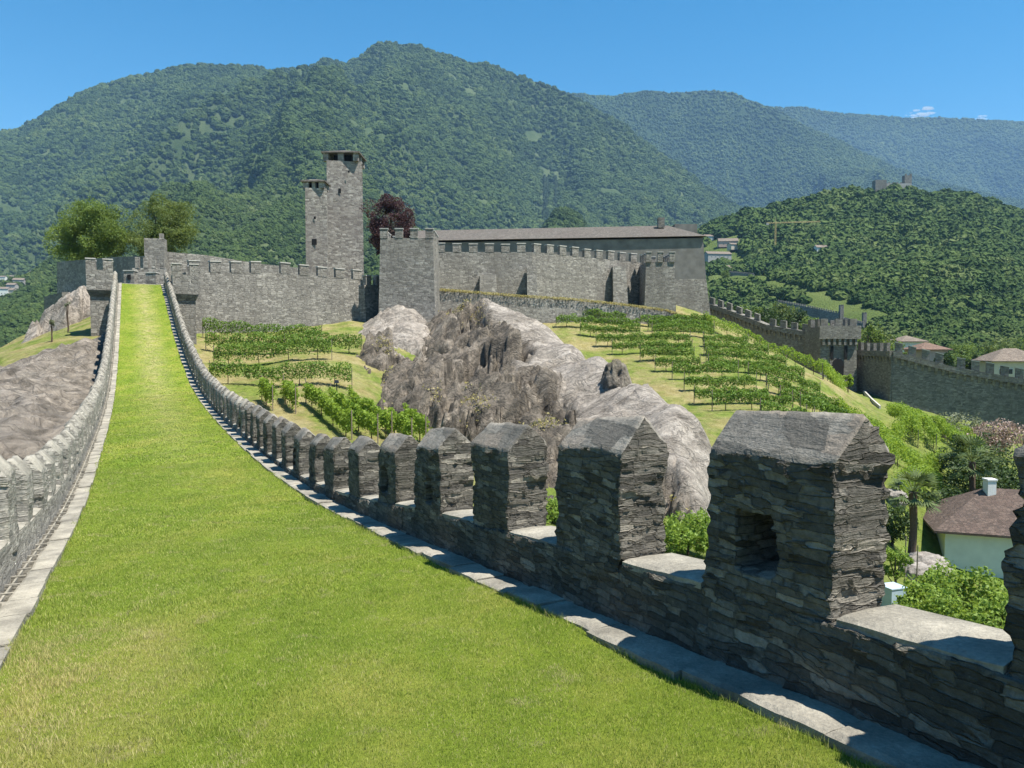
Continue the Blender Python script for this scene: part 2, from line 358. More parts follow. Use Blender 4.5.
def blade_mat():
    m = NT('grass_blades'); p = m.pos(); g = m.n('ShaderNodeNewGeometry')
    r = g.outputs['Random Per Island']; n = m.noise(p, .8, 6, .65); q = m.noise(p, 4, 4, .7)
    q2 = m.noise(p, 16, 4, .7); fac = m.math('ADD', m.math('MULTIPLY', r, .35), m.math('ADD', m.math('MULTIPLY', m.math('ADD', n, q), .26), m.math('MULTIPLY', m.math('SUBTRACT', q2, .35), .45)))
    c = m.ramp(fac, [(.22, (.1, .16, .02)), (.42, (.2, .28, .038)), (.58, (.34, .385, .078)), (.76, (.5, .45, .21))])
    sep = m.n('ShaderNodeSeparateXYZ', {0: p})
    tt = m.math('ADD', m.math('MULTIPLY', sep.outputs[0], float(V[0])), m.math('MULTIPLY', sep.outputs[1], float(V[1])))
    ss = m.math('ADD', m.math('MULTIPLY', sep.outputs[0], float(U[0])), m.math('MULTIPLY', sep.outputs[1], float(U[1])))
    # the dry weedy corner beside the left kerb
    d = m.math('ADD', m.math('POWER', m.math('MULTIPLY', m.math('SUBTRACT', tt, -.45), 1.1), 2.0), m.math('POWER', m.math('MULTIPLY', m.math('SUBTRACT', ss, 5.3), .55), 2.0))
    w = m.math('MULTIPLY', m.math('SUBTRACT', 1.0, d, clamp=True), m.ramp(m.noise(p, 7, 5, .8), [(.36, 0.0), (.52, 1.0)]))
    c = m.mixc(m.math('MULTIPLY', w, .85), c, (.55, .46, .22))
    sp = m.math('MULTIPLY', m.ramp(m.noise(p, 2.7, 4, .6), [(.58, 0.0), (.64, 1.0)]), m.ramp(m.noise(p, 14, 4, .8), [(.4, 0.0), (.55, 1.0)]))
    c = m.mixc(m.math('MULTIPLY', sp, .7), c, (.5, .42, .24))
    mid_t = m.math('SUBTRACT', 1.0, m.math('MULTIPLY', m.math('ABSOLUTE', m.math('SUBTRACT', tt, 1.05)), .9), clamp=True)
    far = m.math('MULTIPLY', m.math('SUBTRACT', ss, 14.0), .025, clamp=True)
    worn = m.math('MULTIPLY', m.math('MULTIPLY', mid_t, far), m.ramp(m.noise(p, 2.3, 5, .7), [(.3, 0.0), (.6, 1.0)]))
    c = m.mixc(m.math('MULTIPLY', worn, .85), c, (.46, .41, .22))
    b = m.bsdf(c, .55, None, .3); t = m.n('ShaderNodeBsdfTranslucent', {'Color': c}).outputs[0]
    return m.done(m.n('ShaderNodeMixShader', {0: .4, 1: b, 2: t}).outputs[0])
BLADES = blade_mat()

# ------------------------------------------------------------ world, sun, camera
W = bpy.data.worlds.new('World'); scene.world = W; W.use_nodes = True
nt = W.node_tree; nt.nodes.clear()
sky = nt.nodes.new('ShaderNodeTexSky'); sky.sky_type = 'NISHITA'; sky.sun_disc = False
sky.sun_elevation = SUN_EL; sky.sun_rotation = math.atan2(SUN_AZ[0], SUN_AZ[1]); sky.altitude = 300
sky.air_density = 1.0; sky.dust_density = .1; sky.ozone_density = 1.6
bg = nt.nodes.new('ShaderNodeBackground'); bg.inputs['Strength'].default_value = .073
wo = nt.nodes.new('ShaderNodeOutputWorld')
hs = nt.nodes.new('ShaderNodeHueSaturation'); hs.inputs['Saturation'].default_value = 1.45; hs.inputs['Hue'].default_value = .488
nt.links.new(sky.outputs[0], hs.inputs['Color']); nt.links.new(hs.outputs[0], bg.inputs[0]); nt.links.new(bg.outputs[0], wo.inputs[0])
sl = bpy.data.lights.new('sun', 'SUN'); sl.energy = 5.0; sl.angle = math.radians(.53); sl.color = (1, .95, .86)
so = bpy.data.objects.new('sun', sl); COL.objects.link(so)
sd = Vector((SUN_AZ[0] * math.cos(SUN_EL), SUN_AZ[1] * math.cos(SUN_EL), math.sin(SUN_EL)))
so.rotation_euler = sd.to_track_quat('Z', 'Y').to_euler()
cam = bpy.data.cameras.new('camera'); co = bpy.data.objects.new('camera', cam); COL.objects.link(co)
cam.lens = F * 36 / 1024; cam.sensor_width = 36; cam.clip_end = 40000; cam.clip_start = .05
co.location = (0, 0, 0); co.rotation_euler = (math.radians(90) - PITCH, 0, 0)
scene.camera = co
vs = scene.view_settings; vs.view_transform = 'Standard'; vs.look = 'None'; vs.exposure = 1.2; vs.gamma = 1; vs.use_curve_mapping = False
scene.cycles.volume_step_rate = 10; scene.cycles.max_bounces = 6; scene.cycles.volume_bounces = 0
scene.cycles.use_denoising = True

# ------------------------------------------------------------ terrain
CTRL = []
def c3(px, py, Y): CTRL.append(tuple(A(px, py, Y)))
for q in [(200, 330, 79), (300, 330, 83), (370, 330, 85), (205, 350, 70), (300, 352, 71), (380, 350, 74), (215, 376, 62), (300, 373, 63), (370, 375, 66),
          (250, 397, 56), (340, 397, 56), (300, 417, 51), (380, 442, 46), (420, 452, 44), (470, 480, 41), (560, 525, 37), (690, 560, 31),
          (450, 420, 62), (520, 345, 88), (600, 420, 60), (650, 480, 46),
          (540, 320, 96), (620, 322, 98), (695, 326, 99), (600, 345, 88), (700, 350, 87), (640, 372, 77), (760, 372, 79), (700, 405, 65), (800, 405, 67), (750, 432, 57),
          (850, 430, 62), (835, 388, 82), (740, 340, 96), (800, 366, 88),
          (870, 410, 92), (897, 402, 132), (985, 424, 116), (1024, 430, 106), (858, 390, 130), (820, 392, 131), (1100, 440, 100),
          (880, 440, 73), (960, 455, 76), (900, 480, 60), (960, 508, 64), (890, 548, 47), (905, 592, 42), (945, 582, 50), (1000, 582, 50), (1000, 525, 62), (950, 640, 36), (1040, 620, 40), (1100, 560, 55),
          (0, 445, 33), (60, 425, 41), (88, 405, 47), (0, 405, 42), (60, 374, 55), (0, 367, 60), (90, 345, 64), (50, 337, 75), (2, 346, 80), (100, 318, 76), (60, 318, 86), (-60, 400, 50), (-60, 370, 70)]:
    c3(*q)
CTRL += [(-22, 100, 7), (5, 112, 7), (20, 125, 7), (-40, 100, 7), (-55, 110, 4), (0, 140, 8), (35, 150, 2), (30, 112, 4), (38, 125, -4), (50, 140, -8), (-75, 90, -9), (-90, 60, -10), (-60, 40, -9),
         (-40, 10, -10), (-20, -15, -11), (10, -10, -12), (14, 5, -13), (25, 15, -14), (18, 25, -11), (45, 30, -16), (70, 40, -16), (90, 80, -15), (0, -40, -14), (60, 0, -17), (110, 120, -14), (90, 150, -11), (60, 170, -10), (0, 185, -8), (-50, 160, -8), (-90, 130, -12), (-60, -30, -14), (130, 60, -16), (-110, 0, -14), (140, 160, -14), (9, 14, -9), (5, 22, -7.5)]
RT = RBF(CTRL, 2.0)
def H(x, y):
    x = np.asarray(x, float); y = np.asarray(y, float)
    xx = np.clip(x, -120, 150); yy = np.clip(y, -50, 200)
    z = np.clip(RT(xx, yy), -19, 14)
    d = np.maximum(np.abs(x - xx), np.abs(y - yy))
    edge = np.maximum.reduce([smooth(-95, -120, x), smooth(125, 150, x), smooth(170, 200, y), smooth(-30, -50, y)])
    z = z * (1 - edge) + edge * -15
    n = fbm(xyz(x * .12, y * .12), 4, 3) * .45 + fbm(xyz(x * .6, y * .6), 3, 9) * .08
    return z + n * (1 - np.clip(d / 40, 0, .8))
def axis(lo, hi, st, far, g=1.22):
    a = list(np.arange(lo, hi + st, st)); s = st; x = a[-1]
    while x < far: s *= g; x += s; a.append(x)
    s = st; x = lo; b = []
    while x > -far: s *= g; x -= s; b.append(x)
    return np.array(b[::-1] + a)
gx = axis(-95, 125, .9, 12000); gy = axis(-30, 170, .9, 12000)
XX, YY = np.meshgrid(gx, gy, indexing='ij'); ZZ = H(XX, YY)
# the ground stays under the rampart walk
SS = XX * U[0] + YY * U[1]; TT = XX * V[0] + YY * V[1]
inside = (TT > -2.6) & (TT < 4.4) & (SS > -20) & (SS < 90)
ZZ = np.where(inside, np.minimum(ZZ, G(SS) - .9), ZZ)
tag(obj('ground', np.stack([XX, YY, ZZ], -1).reshape(-1, 3), grid_faces(*XX.shape), GROUND, None, True), kind='structure')
def HT(x, y): return float(H(np.array([x]), np.array([y]))[0])
def hitG(px, py, y0=8.0, y1=160.0):
    Ys = np.linspace(y0, y1, 1500); r = A(px, py, 1.0); P = r[None] * Ys[:, None]; g = H(P[:, 0], P[:, 1]); i = np.where(P[:, 2] <= g)[0]
    return P[i[0]] if len(i) else P[-1]
def onground(px, py, Y):
    p = A(px, py, Y); p[2] = HT(p[0], p[1]); return p

# ------------------------------------------------------------ rampart walk
S0, S1 = -12, 85
TL, TR = -.82, 2.7                       # lawn edges
sg = np.concatenate([np.arange(S0, 14, .12), np.arange(14, S1 + .01, .35)])
tg = np.linspace(TL - .05, TR + .05, 34)
S_, T_ = np.meshgrid(sg, tg, indexing='ij')
lz = fbm(xyz(S_ * 1.1, T_ * 1.1), 4, 5) * .018
tag(obj('lawn', ST(S_, T_, lz).reshape(-1, 3), grid_faces(*S_.shape), LAWN, None, True), kind='structure')
def sweep(name, ss, prof, mat, parent, closed=True, res=None):
    """prof: function s -> list of (t,h); swept along the walk"""
    ss = np.asarray(ss, float); P = [prof(s) for s in ss]; k = len(P[0])
    v = np.array([ST(s, t, h) for s, pr in zip(ss, P) for t, h in pr])
    f = [(i * k + j, i * k + (j + 1) % k, (i + 1) * k + (j + 1) % k, (i + 1) * k + j) for i in range(len(ss) - 1) for j in range(k)]
    f += [tuple(range(k))[::-1], tuple((len(ss) - 1) * k + j for j in range(k))]
    return obj(name, v, f, mat, parent)
ramp_ = thing('rampart', ST(0, 1, -8), 'long stone rampart carrying the grass walk down and up to the castle', 'rampart')
sweep('wall', np.arange(S0, S1 + 1, 1.5), lambda s: [(3.52, -.05), (-1.02, -.05), (-1.03, -.4), (-1.17, -.4), (-1.18, -.05), (-1.52, -.05), (-1.75, -9.5), (3.75, -9.5)], STONE_WALK, ramp_)

def slabs(name, t0, t1, h, s0, s1, length, parent, tilt=0.0, gap=.012):
    mb = MB(); s = s0
    while s < s1:
        L = length * random.uniform(.6, 1.4); e = min(s + L - gap, s1)
        n = max(2, int(L / .12)) if s < 12 else 2
        a, b = t0 + random.uniform(-.025, .02), t1 + random.uniform(-.01, .015)
        if t0 > t1: a, b = t0 - random.uniform(-.02, .025), t1
        dz = random.uniform(-.012, .012)
        q = np.linspace(s, e, n); rows = []
        for i, si in enumerate(q):
            j = random.uniform(-.012, .012) if s < 12 else 0
            k = .015 if i in (0, n - 1) else 0
            rows.append([ST(si, a + j, -.1), ST(si, a + j, h + dz - .012), ST(si, a + (b - a) * .12 + j, h + dz - k * .4), ST(si, (a + b) / 2, h + dz + random.uniform(-.004, .004) - k * .3), ST(si, b, h + dz + tilt), ST(si, b, -.1)])
        v = np.array(rows).reshape(-1, 3); k = 6
        f = [(i * k + j, i * k + (j + 1) % k, (i + 1) * k + (j + 1) % k, (i + 1) * k + j) for i in range(n - 1) for j in range(k)]
        f += [tuple(range(k))[::-1], tuple((n - 1) * k + j for j in range(k))]
        mb.add(v, f); s += L
    return mb.obj(name, SLAB, parent)
slabs('kerb', 2.7, 3.05, .05, S0, S1, .8, ramp_)
slabs('kerb', -1.03, -.8, .055, S0, S1, .7, ramp_)
# open drain with stone cross bars beside the left parapet
mb = MB()
for s in np.arange(S0, S1, .42):
    w = .05
    v = [ST(s + a, t, h) for h in (-.04, .045) for a, t in ((0, -1.17), (0, -1.02), (w, -1.02), (w, -1.17))]
    mb.hexa(v)
for s in np.arange(S0, S1, 1.0):
    mb.hexa([ST(s + a, t, h) for h in (-.03, .035) for a, t in ((0, -1.108), (0, -1.088), (1.0, -1.088), (1.0, -1.108))])
mb.obj('drain_bars', SLAB, ramp_)

def merlon_mesh(s0, L, t_in, t_out, h0, eave, ridge, res, slit=None, side=1):
    """side=+1: inner face has the smaller t; local y runs from the inner to the outer face"""
    Wd = abs(t_out - t_in)
    v, f = boxgrid(L, Wd, eave - h0, res)
    x, y, z = v.T.copy()
    top = z / (eave - h0)
    roof = np.where(top > .999, 1.0, 0) * (1 - np.abs(2 * y / Wd - 1)) * (ridge - eave)
    z2 = z + roof
    if slit:
        a, b, c, d, dep = slit
        m = (y < 1e-4) & (x > a) & (x < b) & (z > c) & (z < d)
        y = np.where(m, dep, y)
    # uneven faces: leaning, bulging, ragged corners
    p = xyz(x + s0 * 3.1, y * 1.0, z)
    amp = .022 if res < .1 else .03
    y = y + (fbm(p * 2.2, 3, 21) * amp) * 1.0
    x = x + fbm(p * np.array([2.2, 2.2, 5]), 3, 31) * amp * 1.1
    z2 = z2 + np.where(top > .9, fbm(p * 2.4, 3, 41) * .03, 0)
    if res < .1:                          # small chips along the corners
        ex = np.minimum(np.minimum(x, L - x), .06) / .06
        lay = vnoise(xyz(x * 2, y * 2, z * 14 + s0), 77)
        cx = np.sign(x - L / 2) * (1 - np.clip(ex, 0, 1)) * np.clip(lay, 0, 1) * -.03
        x = x + cx
    W_ = ST(s0 + x, (t_in + y) if side > 0 else (t_in - y), h0 + z2)
    ntop = (top[f] > .999).all(1)
    if side < 0: f = f[:, ::-1]
    return W_, f, ntop
_RS = [2.9, 4.6, 6.4, 8, 9.7, 11.3, 13.8, 18, 26, 37, 46, 60, 85]; _RH = [1.48, 1.45, 1.38, 1.31, 1.23, 1.15, 1.11, 1.13, 1.16, 1.21, 1.34, 1.4, 1.42]
def sillh(s, side=1):
    if side < 0: return np.interp(s, [0, 12, 25], [.44, .38, .32])
    return np.interp(s, [1.7, 3.5, 5.1, 7.4, 9, 10.4, 12, 15.5, 20, 40, 60], [.46, .45, .43, .42, .37, .29, .22, .14, .14, .2, .3])
def parapet(name, label, ti, to, side, merl, loc):
    par = thing(name, loc, label, 'parapet')
    sill = .46; SH = lambda q: float(sillh(q, side))
    # low wall below the merlons, dense where the visitor stands next to it
    if side > 0:
        for a, b, r in ((-3.0, 9.0, .028), (9.0, 24.0, .08)):
            v, f = boxgrid(b - a, abs(to - ti), sill + .3, r)
            p = xyz(v[:, 0] * 1.3, v[:, 1], v[:, 2] * 1.3)
            y = v[:, 1] + np.where(v[:, 2] > .02, fbm(p, 3, 51) * .018, 0) - np.where(v[:, 1] < .01, .03 * np.clip(1 - (v[:, 2] - .3) / sill, 0, 1), 0)
            zt = np.where(v[:, 2] > sill + .28, fbm(p * 2, 3, 53) * .012, 0)
            obj('low_wall', ST(a + v[:, 0], ti + y, v[:, 2] / (sill + .3) * (sillh(a + v[:, 0]) + .3) - .3 + zt), f, STONE_NEAR, par)
        sweep('low_wall', np.r_[np.arange(24, S1, 1.2), S1], lambda s: [(to, -.3), (ti, -.3), (ti, SH(s)), (to, SH(s))], STONE_WALK, par)
        sweep('low_wall', np.arange(S0, -2.9, 1.5), lambda s: [(to, -.3), (ti, -.3), (ti, SH(s)), (to, SH(s))], STONE_WALK, par)
    else:
        sweep('low_wall', np.r_[np.arange(S0, S1, 1.0), S1], lambda s: [(ti, -.3), (to, -.3), (to, SH(s)), (ti, SH(s))], STONE_SUNLIT, par)
    prev = None
    for i, (s, L) in enumerate(merl):
        near = s < 9; mid = s < 24
        if side > 0: res = .022 if near else (.045 if mid else .2)
        else: res = .05 if s < 24 else .2
        res = res if s > -1 else .06
        slit = None
        if side > 0 and i % 4 in (0, 1) and 2 < s < 30: slit = (.4, .69, .3, .6, .36) if i % 2 else (.3, .48, .24, .54, .34)
        dh = random.uniform(-.03, .03); dt = random.uniform(-.012, .012)
        rh = float(np.interp(s, _RS, _RH)) + dh
        v, f, ntop = merlon_mesh(s, L, ti + dt, to + dt * .5, SH(s + L / 2) - .14, rh - .22, rh, res, slit, side)
        mo = obj('merlon', v, f, (STONE_NEAR if side > 0 else STONE_SUNLIT) if s < 24 else (STONE_WALK if side > 0 else STONE_SUNLIT), par)
        mo.data.materials.append(CAP_NEAR if s < 24 and side > 0 else SLAB); mo.data.polygons.foreach_set('material_index', ntop.astype(np.int32))
        if prev is not None:               # flat coping stone in the gap
            a, b = prev + .01, s - .01
            if b - a > .1:
                n = 8 if s < 12 else 2
                mb = MB(); ss = np.linspace(a, b, n); sg_ = 1 if side > 0 else -1
                rows = []
                for q in ss:
                    j = random.uniform(-.012, .012) if s < 12 else 0
                    o = to + sg_ * .035
                    ii = ti + sg_ * (.004 + j)
                    rows.append([ST(q, ii, SH(q) - .02), ST(q, ii, SH(q) + .02), ST(q, ii + sg_ * .05, SH(q) + .034), ST(q, (ii + o) / 2, SH(q) + .042 + random.uniform(-.006, .006)), ST(q, o, SH(q) + .03), ST(q, o, SH(q) - .02)])
                v = np.array(rows).reshape(-1, 3); k = 6
                ff = [(i2 * k + j2, i2 * k + (j2 + 1) % k, (i2 + 1) * k + (j2 + 1) % k, (i2 + 1) * k + j2) for i2 in range(n - 1) for j2 in range(k)]
                ff += [tuple(range(k))[::-1], tuple((n - 1) * k + j2 for j2 in range(k))]
                mb.add(v, ff).obj('coping', SLAB, par)
        prev = s + L
    return par
MR = [(-6.2, .9), (-4.4, .9), (-2.65, .9), (-.95, .9), (.84, .88), (2.52, .94), (4.3, .88), (6.04, .82), (7.7, .86), (9.34, .82), (11.02, .72), (12.65, .75), (14.15, .7),
      (15.61, .7), (17.06, .65), (18.5, .65), (19.8, .63), (21.05, .62)]
while MR[-1][0] < 82.5: MR.append((MR[-1][0] + 1.24 * random.uniform(.98, 1.02), .64 * random.uniform(.96, 1.05)))
parapet('crenellated_parapet', 'dark shaded crenellated stone parapet on the right of the grass walk, its big merlons nearest', 2.98, 3.38, 1, MR, ST(0, 3.28, 0))
ML = [(-6 + 1.5 * i + random.uniform(-.04, .04), .72 * random.uniform(.95, 1.06)) for i in range(60)]
ML = [q for q in ML if q[0] < 83]
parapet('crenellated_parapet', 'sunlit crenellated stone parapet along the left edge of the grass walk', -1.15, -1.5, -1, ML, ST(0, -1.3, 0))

# grass blades on the lawn
def blades(name, regions, mat):
    vs_, n = [], 0
    for (s0, s1, dens, hh, ww) in regions:
        N = int((s1 - s0) * (TR - TL) * dens)
        s = rng.uniform(s0, s1, N); t = rng.uniform(TL - .07, TR + .07, N)
        lo = TL - .02 + .05 * vnoise(xyz(s * 4, 0, 1), 2); hi = TR + .02 + .05 * vnoise(xyz(s * 4, 0, 7), 2); ok = (t > lo) & (t < hi); s, t = s[ok], t[ok]; N = len(s)
        cl = vnoise(xyz(s * 5, t * 5), 8) * .5 + .5; cl2 = vnoise(xyz(s * 1.3, t * 1.3), 18) * .5 + .5
        h = hh * rng.uniform(.5, 1.15, N) * (.6 + .5 * cl + .3 * cl2)
        edge = (t < TL + .05) | (t > TR - .05); h = np.where(edge, h * rng.uniform(1, 2.6, N), h); dryp = np.exp(-(((t + .45) * 1.1) ** 2 + ((s - 5.3) * .5) ** 2)); h = h * (1 + dryp * .7 * cl)
        a = rng.uniform(0, 2 * np.pi, N); w = ww * rng.uniform(.6, 1.3, N)
        lean = rng.uniform(.15, .9, N) * h; la = rng.uniform(0, 2 * np.pi, N)
        base = ST(s, t, fbm(xyz(s * 1.1, t * 1.1), 4, 5) * .018 - .003)
        dx = np.stack([np.cos(a) * w, np.sin(a) * w, np.zeros(N)], -1) / 2
        ld = np.stack([np.cos(la), np.sin(la), np.zeros(N)], -1)
        mid = base + ld * (lean * .35)[:, None] + np.array([0, 0, 1]) * (h * .6)[:, None]
        tip = base + ld * lean[:, None] + np.array([0, 0, 1]) * h[:, None]
        vs_.append(np.stack([base - dx, base + dx, mid + dx * .7, mid - dx * .7, tip], 1).reshape(-1, 3)); n += N
    v = np.concatenate(vs_); b = np.arange(n)[:, None] * 5
    tri = np.concatenate([b + np.array([[0, 1, 2]]), b + np.array([[0, 2, 3]]), b + np.array([[3, 2, 4]])])
    return obj(name, v, tri, mat)
tag(blades('grass', [(1.2, 4, 17000, .021, .0026), (4, 6.5, 12000, .022, .003), (6.5, 11, 7000, .024, .0042), (11, 20, 2600, .028, .008), (20, 40, 700, .034, .016), (40, 84.8, 260, .03, .03)], BLADES), 'short mown grass covering the walk between the two parapets', 'grass', kind='stuff')

# ------------------------------------------------------------ crenellated walls
def lerp(a, b, t): return np.asarray(a, float) * (1 - t) + np.asarray(b, float) * t
def cren_wall(name, label, cat, pts, base, thick, mh, mw, gap, mat, group=None, capmat=None, corbel=False, parent=None, merl=True, start=.3):
    """pts: list of (x,y,ztop of the wall walk). front face on the line, thickness away from the viewer"""
    pts = [np.array(p, float) for p in pts]
    th = thing(name, (*pts[0][:2], base if np.isscalar(base) else base[0]), label, cat, group)
    nrm = []
    for a, b in zip(pts[:-1], pts[1:]):
        d = (b - a)[:2]; d /= np.linalg.norm(d); n = np.array([-d[1], d[0]]);
        if n @ ((a + b)[:2] / 2) < 0: n = -n
        nrm.append(n)
    mb = MB()
    for i, (a, b) in enumerate(zip(pts[:-1], pts[1:])):
        n = nrm[i]; b0 = base if np.isscalar(base) else base[i]; b1 = base if np.isscalar(base) else base[i + 1]
        o = np.array([*(n * thick), 0]); bat = np.array([*(-n * .35), 0])
        zz = lambda p, z: np.array([p[0], p[1], z])
        K = max(1, int(np.linalg.norm(b - a) / 3))
        for k in range(K):
            p, q = lerp(a, b, k / K), lerp(a, b, (k + 1) / K); pb, qb = b0 + (b1 - b0) * k / K, b0 + (b1 - b0) * (k + 1) / K
            w1, w2 = [np.array([*(n * random.uniform(-.04, .04)), 0]) for _ in (0, 1)]
            mb.hexa([zz(p, pb) + bat, zz(q, qb) + bat, zz(q, qb) + o, zz(p, pb) + o, p + w1 * 0, q + w2 * 0, q + o, p + o])
    mb.obj('wall', mat, th)
    if merl:
        for i, (a, b) in enumerate(zip(pts[:-1], pts[1:])):
            L = np.linalg.norm((b - a)[:2]); d = (b - a) / L; n = np.array([*nrm[i], 0]); s = start
            while s + mw < L:
                p = a + d * s; q = a + d * (s + mw); j = random.uniform(-.06, .06); hgt = mh + random.uniform(-.07, .07)
                o = n * .5; z = np.array([0, 0, 1.0]); e = -n * .03
                m = MB().hexa([p + e - z * .02, q + e - z * .02, q + o - z * .02, p + o - z * .02, p + e + z * hgt, q + e + z * hgt, q + o + z * hgt, p + o + z * hgt])
                mo = m.obj('merlon', mat, th)
                if capmat:
                    c = .05
                    MB().hexa([p + e - n * c - d * c + z * (hgt + .003), q + e - n * c + d * c + z * (hgt + .003), q + o + n * c + d * c + z * (hgt + .003), p + o + n * c - d * c + z * (hgt + .003),
                               p + e - n * c - d * c + z * (hgt + .12), q + e - n * c + d * c + z * (hgt + .12), q + o + n * c + d * c + z * (hgt + .12), p + o + n * c - d * c + z * (hgt + .12)]).obj('cap', capmat, mo)
                s += mw + gap
    if corbel:
        mb = MB()
        for i, (a, b) in enumerate(zip(pts[:-1], pts[1:])):
            L = np.linalg.norm((b - a)[:2]); d = (b - a) / L; n = np.array([*nrm[i], 0]); z = np.array([0, 0, 1.0]); f = -n * .38
            mb.hexa([a + f - z * .9, b + f - z * .9, b - n * .003 - z * .9, a - n * .003 - z * .9, a + f, b + f, b - n * .003, a - n * .003])
            s = .2
            while s + .35 < L:
                p = a + d * s; q = a + d * (s + .38)
                mb.hexa([p - n * .05 - z * 1.9, q - n * .05 - z * 1.9, q - z * 1.9, p - z * 1.9, p + f - z * .91, q + f - z * .91, q - z * .91, p - z * .91]); s += .95
        mb.obj('corbels', mat, th)
    return th
def P2(px, py, Y):
    p = A(px, py, Y); return (p[0], p[1], p[2])
CAP = plain('pale_capstone', (.42, .4, .36), .9, .25, 3)
cren_wall('curtain_wall', 'long sunlit curtain wall with capped merlons above the upper vine rows', 'castle wall',
          [P2(186, 272, 77), P2(278, 273, 83), P2(366, 280, 89)], 0.5, 1.2, 1.05, 1.05, 1.05, STONE_CASTLE, capmat=CAP)
# upper wall just behind it, rising to the left
cren_wall('curtain_wall', 'plain lit upper wall behind the curtain wall, sloping down to the right', 'castle wall',
          [P2(158, 251, 92), P2(205, 255, 94), P2(262, 264, 97), P2(300, 268, 99)], 5, .8, .3, 1, 1, STONE_CASTLE, merl=False)
cren_wall('curtain_wall', 'tall shaded west wall without merlons below the two green trees', 'castle wall',
          [P2(145, 256, 83), P2(112, 257, 89), P2(57, 262, 99)], [3, 3, -2], 1.2, .3, 1, 1, STONE_CASTLE, merl=False)
cren_wall('curtain_wall', 'low dark outer wall stub running down left of the rock pile', 'castle wall',
          [P2(62, 292, 92), P2(44, 297, 98)], [-3, -6], 1.0, .3, 1, 1, STONE_DARK, merl=False)
cren_wall('gate_wall', 'short wall with slim merlons closing the top of the grass walk', 'castle wall',
          [P2(132, 268, 81), P2(166, 268, 82)], 4, .8, 1.2, .42, .38, STONE_CASTLE)

def window_on(parent, c, n, w, h, mat, depth=.05, name='window'):
    n = np.array([*n, 0.0]); n /= np.linalg.norm(n); d = np.array([-n[1], n[0], 0]); z = np.array([0, 0, 1.0]); c = np.array(c, float)
    return MB().hexa([c - d * w / 2 - z * h / 2, c + d * w / 2 - z * h / 2, c + d * w / 2 - z * h / 2 + n * depth, c - d * w / 2 - z * h / 2 + n * depth,
                      c - d * w / 2 + z * h / 2, c + d * w / 2 + z * h / 2, c + d * w / 2 + z * h / 2 + n * depth, c - d * w / 2 + z * h / 2 + n * depth]).obj(name, mat, parent)
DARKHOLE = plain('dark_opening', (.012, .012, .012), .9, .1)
ROOF_STONE = stone('stone_shingles', [(.12, .105, .09), (.18, .16, .14), (.24, .21, .185)], cell=(2, 2, 6), bump=.05, stain=.3)
ROOF_BROWN = stone('brown_roof_tiles', [(.1, .09, .078), (.135, .12, .105), (.165, .15, .13)], cell=(3, 3, 6), bump=.04, stain=.4, stain_col=(.1, .08, .07), stain_scale=.3)

def square_tower(name, label, px0, px1, ytop, Y, zbase, depth, mat, mh=1.1, mw=.95, gap=.95, rz=0.0, capmat=CAP):
    a, b = A(px0, ytop, Y), A(px1, ytop, Y); w = b[0] - a[0]; c = (a + b) / 2; zt = a[2]
    th = thing(name, (c[0], c[1] + depth / 2, zbase), label, 'tower')
    cc = np.array([c[0], c[1] + depth / 2])
    MB().box((cc[0], cc[1], (zt + zbase) / 2), (w + .5, depth + .5, zt - zbase), rz, taper=.5 / w).obj('wall', mat, th)
    ca, sa = math.cos(rz), math.sin(rz)
    def side(p0, p1):
        p0, p1 = np.array(p0), np.array(p1); L = np.linalg.norm(p1 - p0); n = max(2, int(round((L + gap) / (mw + gap)))); g = (L - n * mw) / (n - 1)
        for k in range(n):
            s = (k * (mw + g) + mw / 2) / L; q = p0 * (1 - s) + p1 * s; X, Yy = cc[0] + q[0] * ca - q[1] * sa, cc[1] + q[0] * sa + q[1] * ca
            ang = rz + math.atan2(*(p1 - p0)[::-1])
            m = MB().box((X, Yy, zt + mh / 2 - .01), (mw, .42, mh), ang).obj('merlon', mat, th)
            if capmat: MB().box((X, Yy, zt + mh + .05), (mw + .1, .52, .1), ang).obj('cap', capmat, m)
    hx, hy = w / 2 - .22, depth / 2 - .22
    side((-w / 2, -hy), (w / 2, -hy)); side((hx, -depth / 2 + 1.4), (hx, depth / 2)); side((w / 2 - .5, hy), (-w / 2 + .5, hy)); side((-hx, depth / 2 - 1.4), (-hx, -depth / 2 + 1.4))
    return th
square_tower('square_tower', 'square sunlit castle tower with merlons right of the copper-red tree', 380, 433, 238, 86, 1.5, 6.5, STONE_CASTLE, mh=1.0, mw=.85, gap=.8)
# wall from the curtain back to that tower
cren_wall('curtain_wall', 'shaded connecting wall between curtain wall and square tower', 'castle wall', [P2(364, 285, 88), P2(384, 285, 91)], 1, 1, 1, .9, .9, STONE_CASTLE, capmat=CAP)
t1 = cren_wall('curtain_wall', 'main castle wall with evenly spaced merlons beneath the long brown roof', 'castle wall',
          [P2(434, 252, 98), P2(532, 252, 100)], 4, 1.2, 1.0, 1.1, 1.0, STONE_CASTLE, capmat=CAP)
t2 = cren_wall('curtain_wall', 'right half of main castle wall, angling back to the small end tower', 'castle wall',
          [P2(532, 252, 100), P2(655, 264, 111)], 4, 1.2, 1.1, 1.05, 1.0, STONE_CASTLE, capmat=CAP)
def buttress(px0, px1, y0, y1, Y, d, par, lean=.5):
    a, b = A(px0, y0, Y), A(px1, y0, Y); zb = A(px0, y1, Y)[2] - .6
    v = [(a[0], a[1] - d, zb), (b[0] + .2, b[1] - d, zb), (b[0] + .2, b[1] + .6, zb), (a[0], a[1] + .6, zb), (a[0], a[1] - d * lean, a[2]), (b[0], b[1] - d * lean, b[2]), (b[0], b[1] + .6, b[2]), (a[0], a[1] + .6, a[2])]
    MB().hexa(v).obj('buttress', STONE_CASTLE, par)
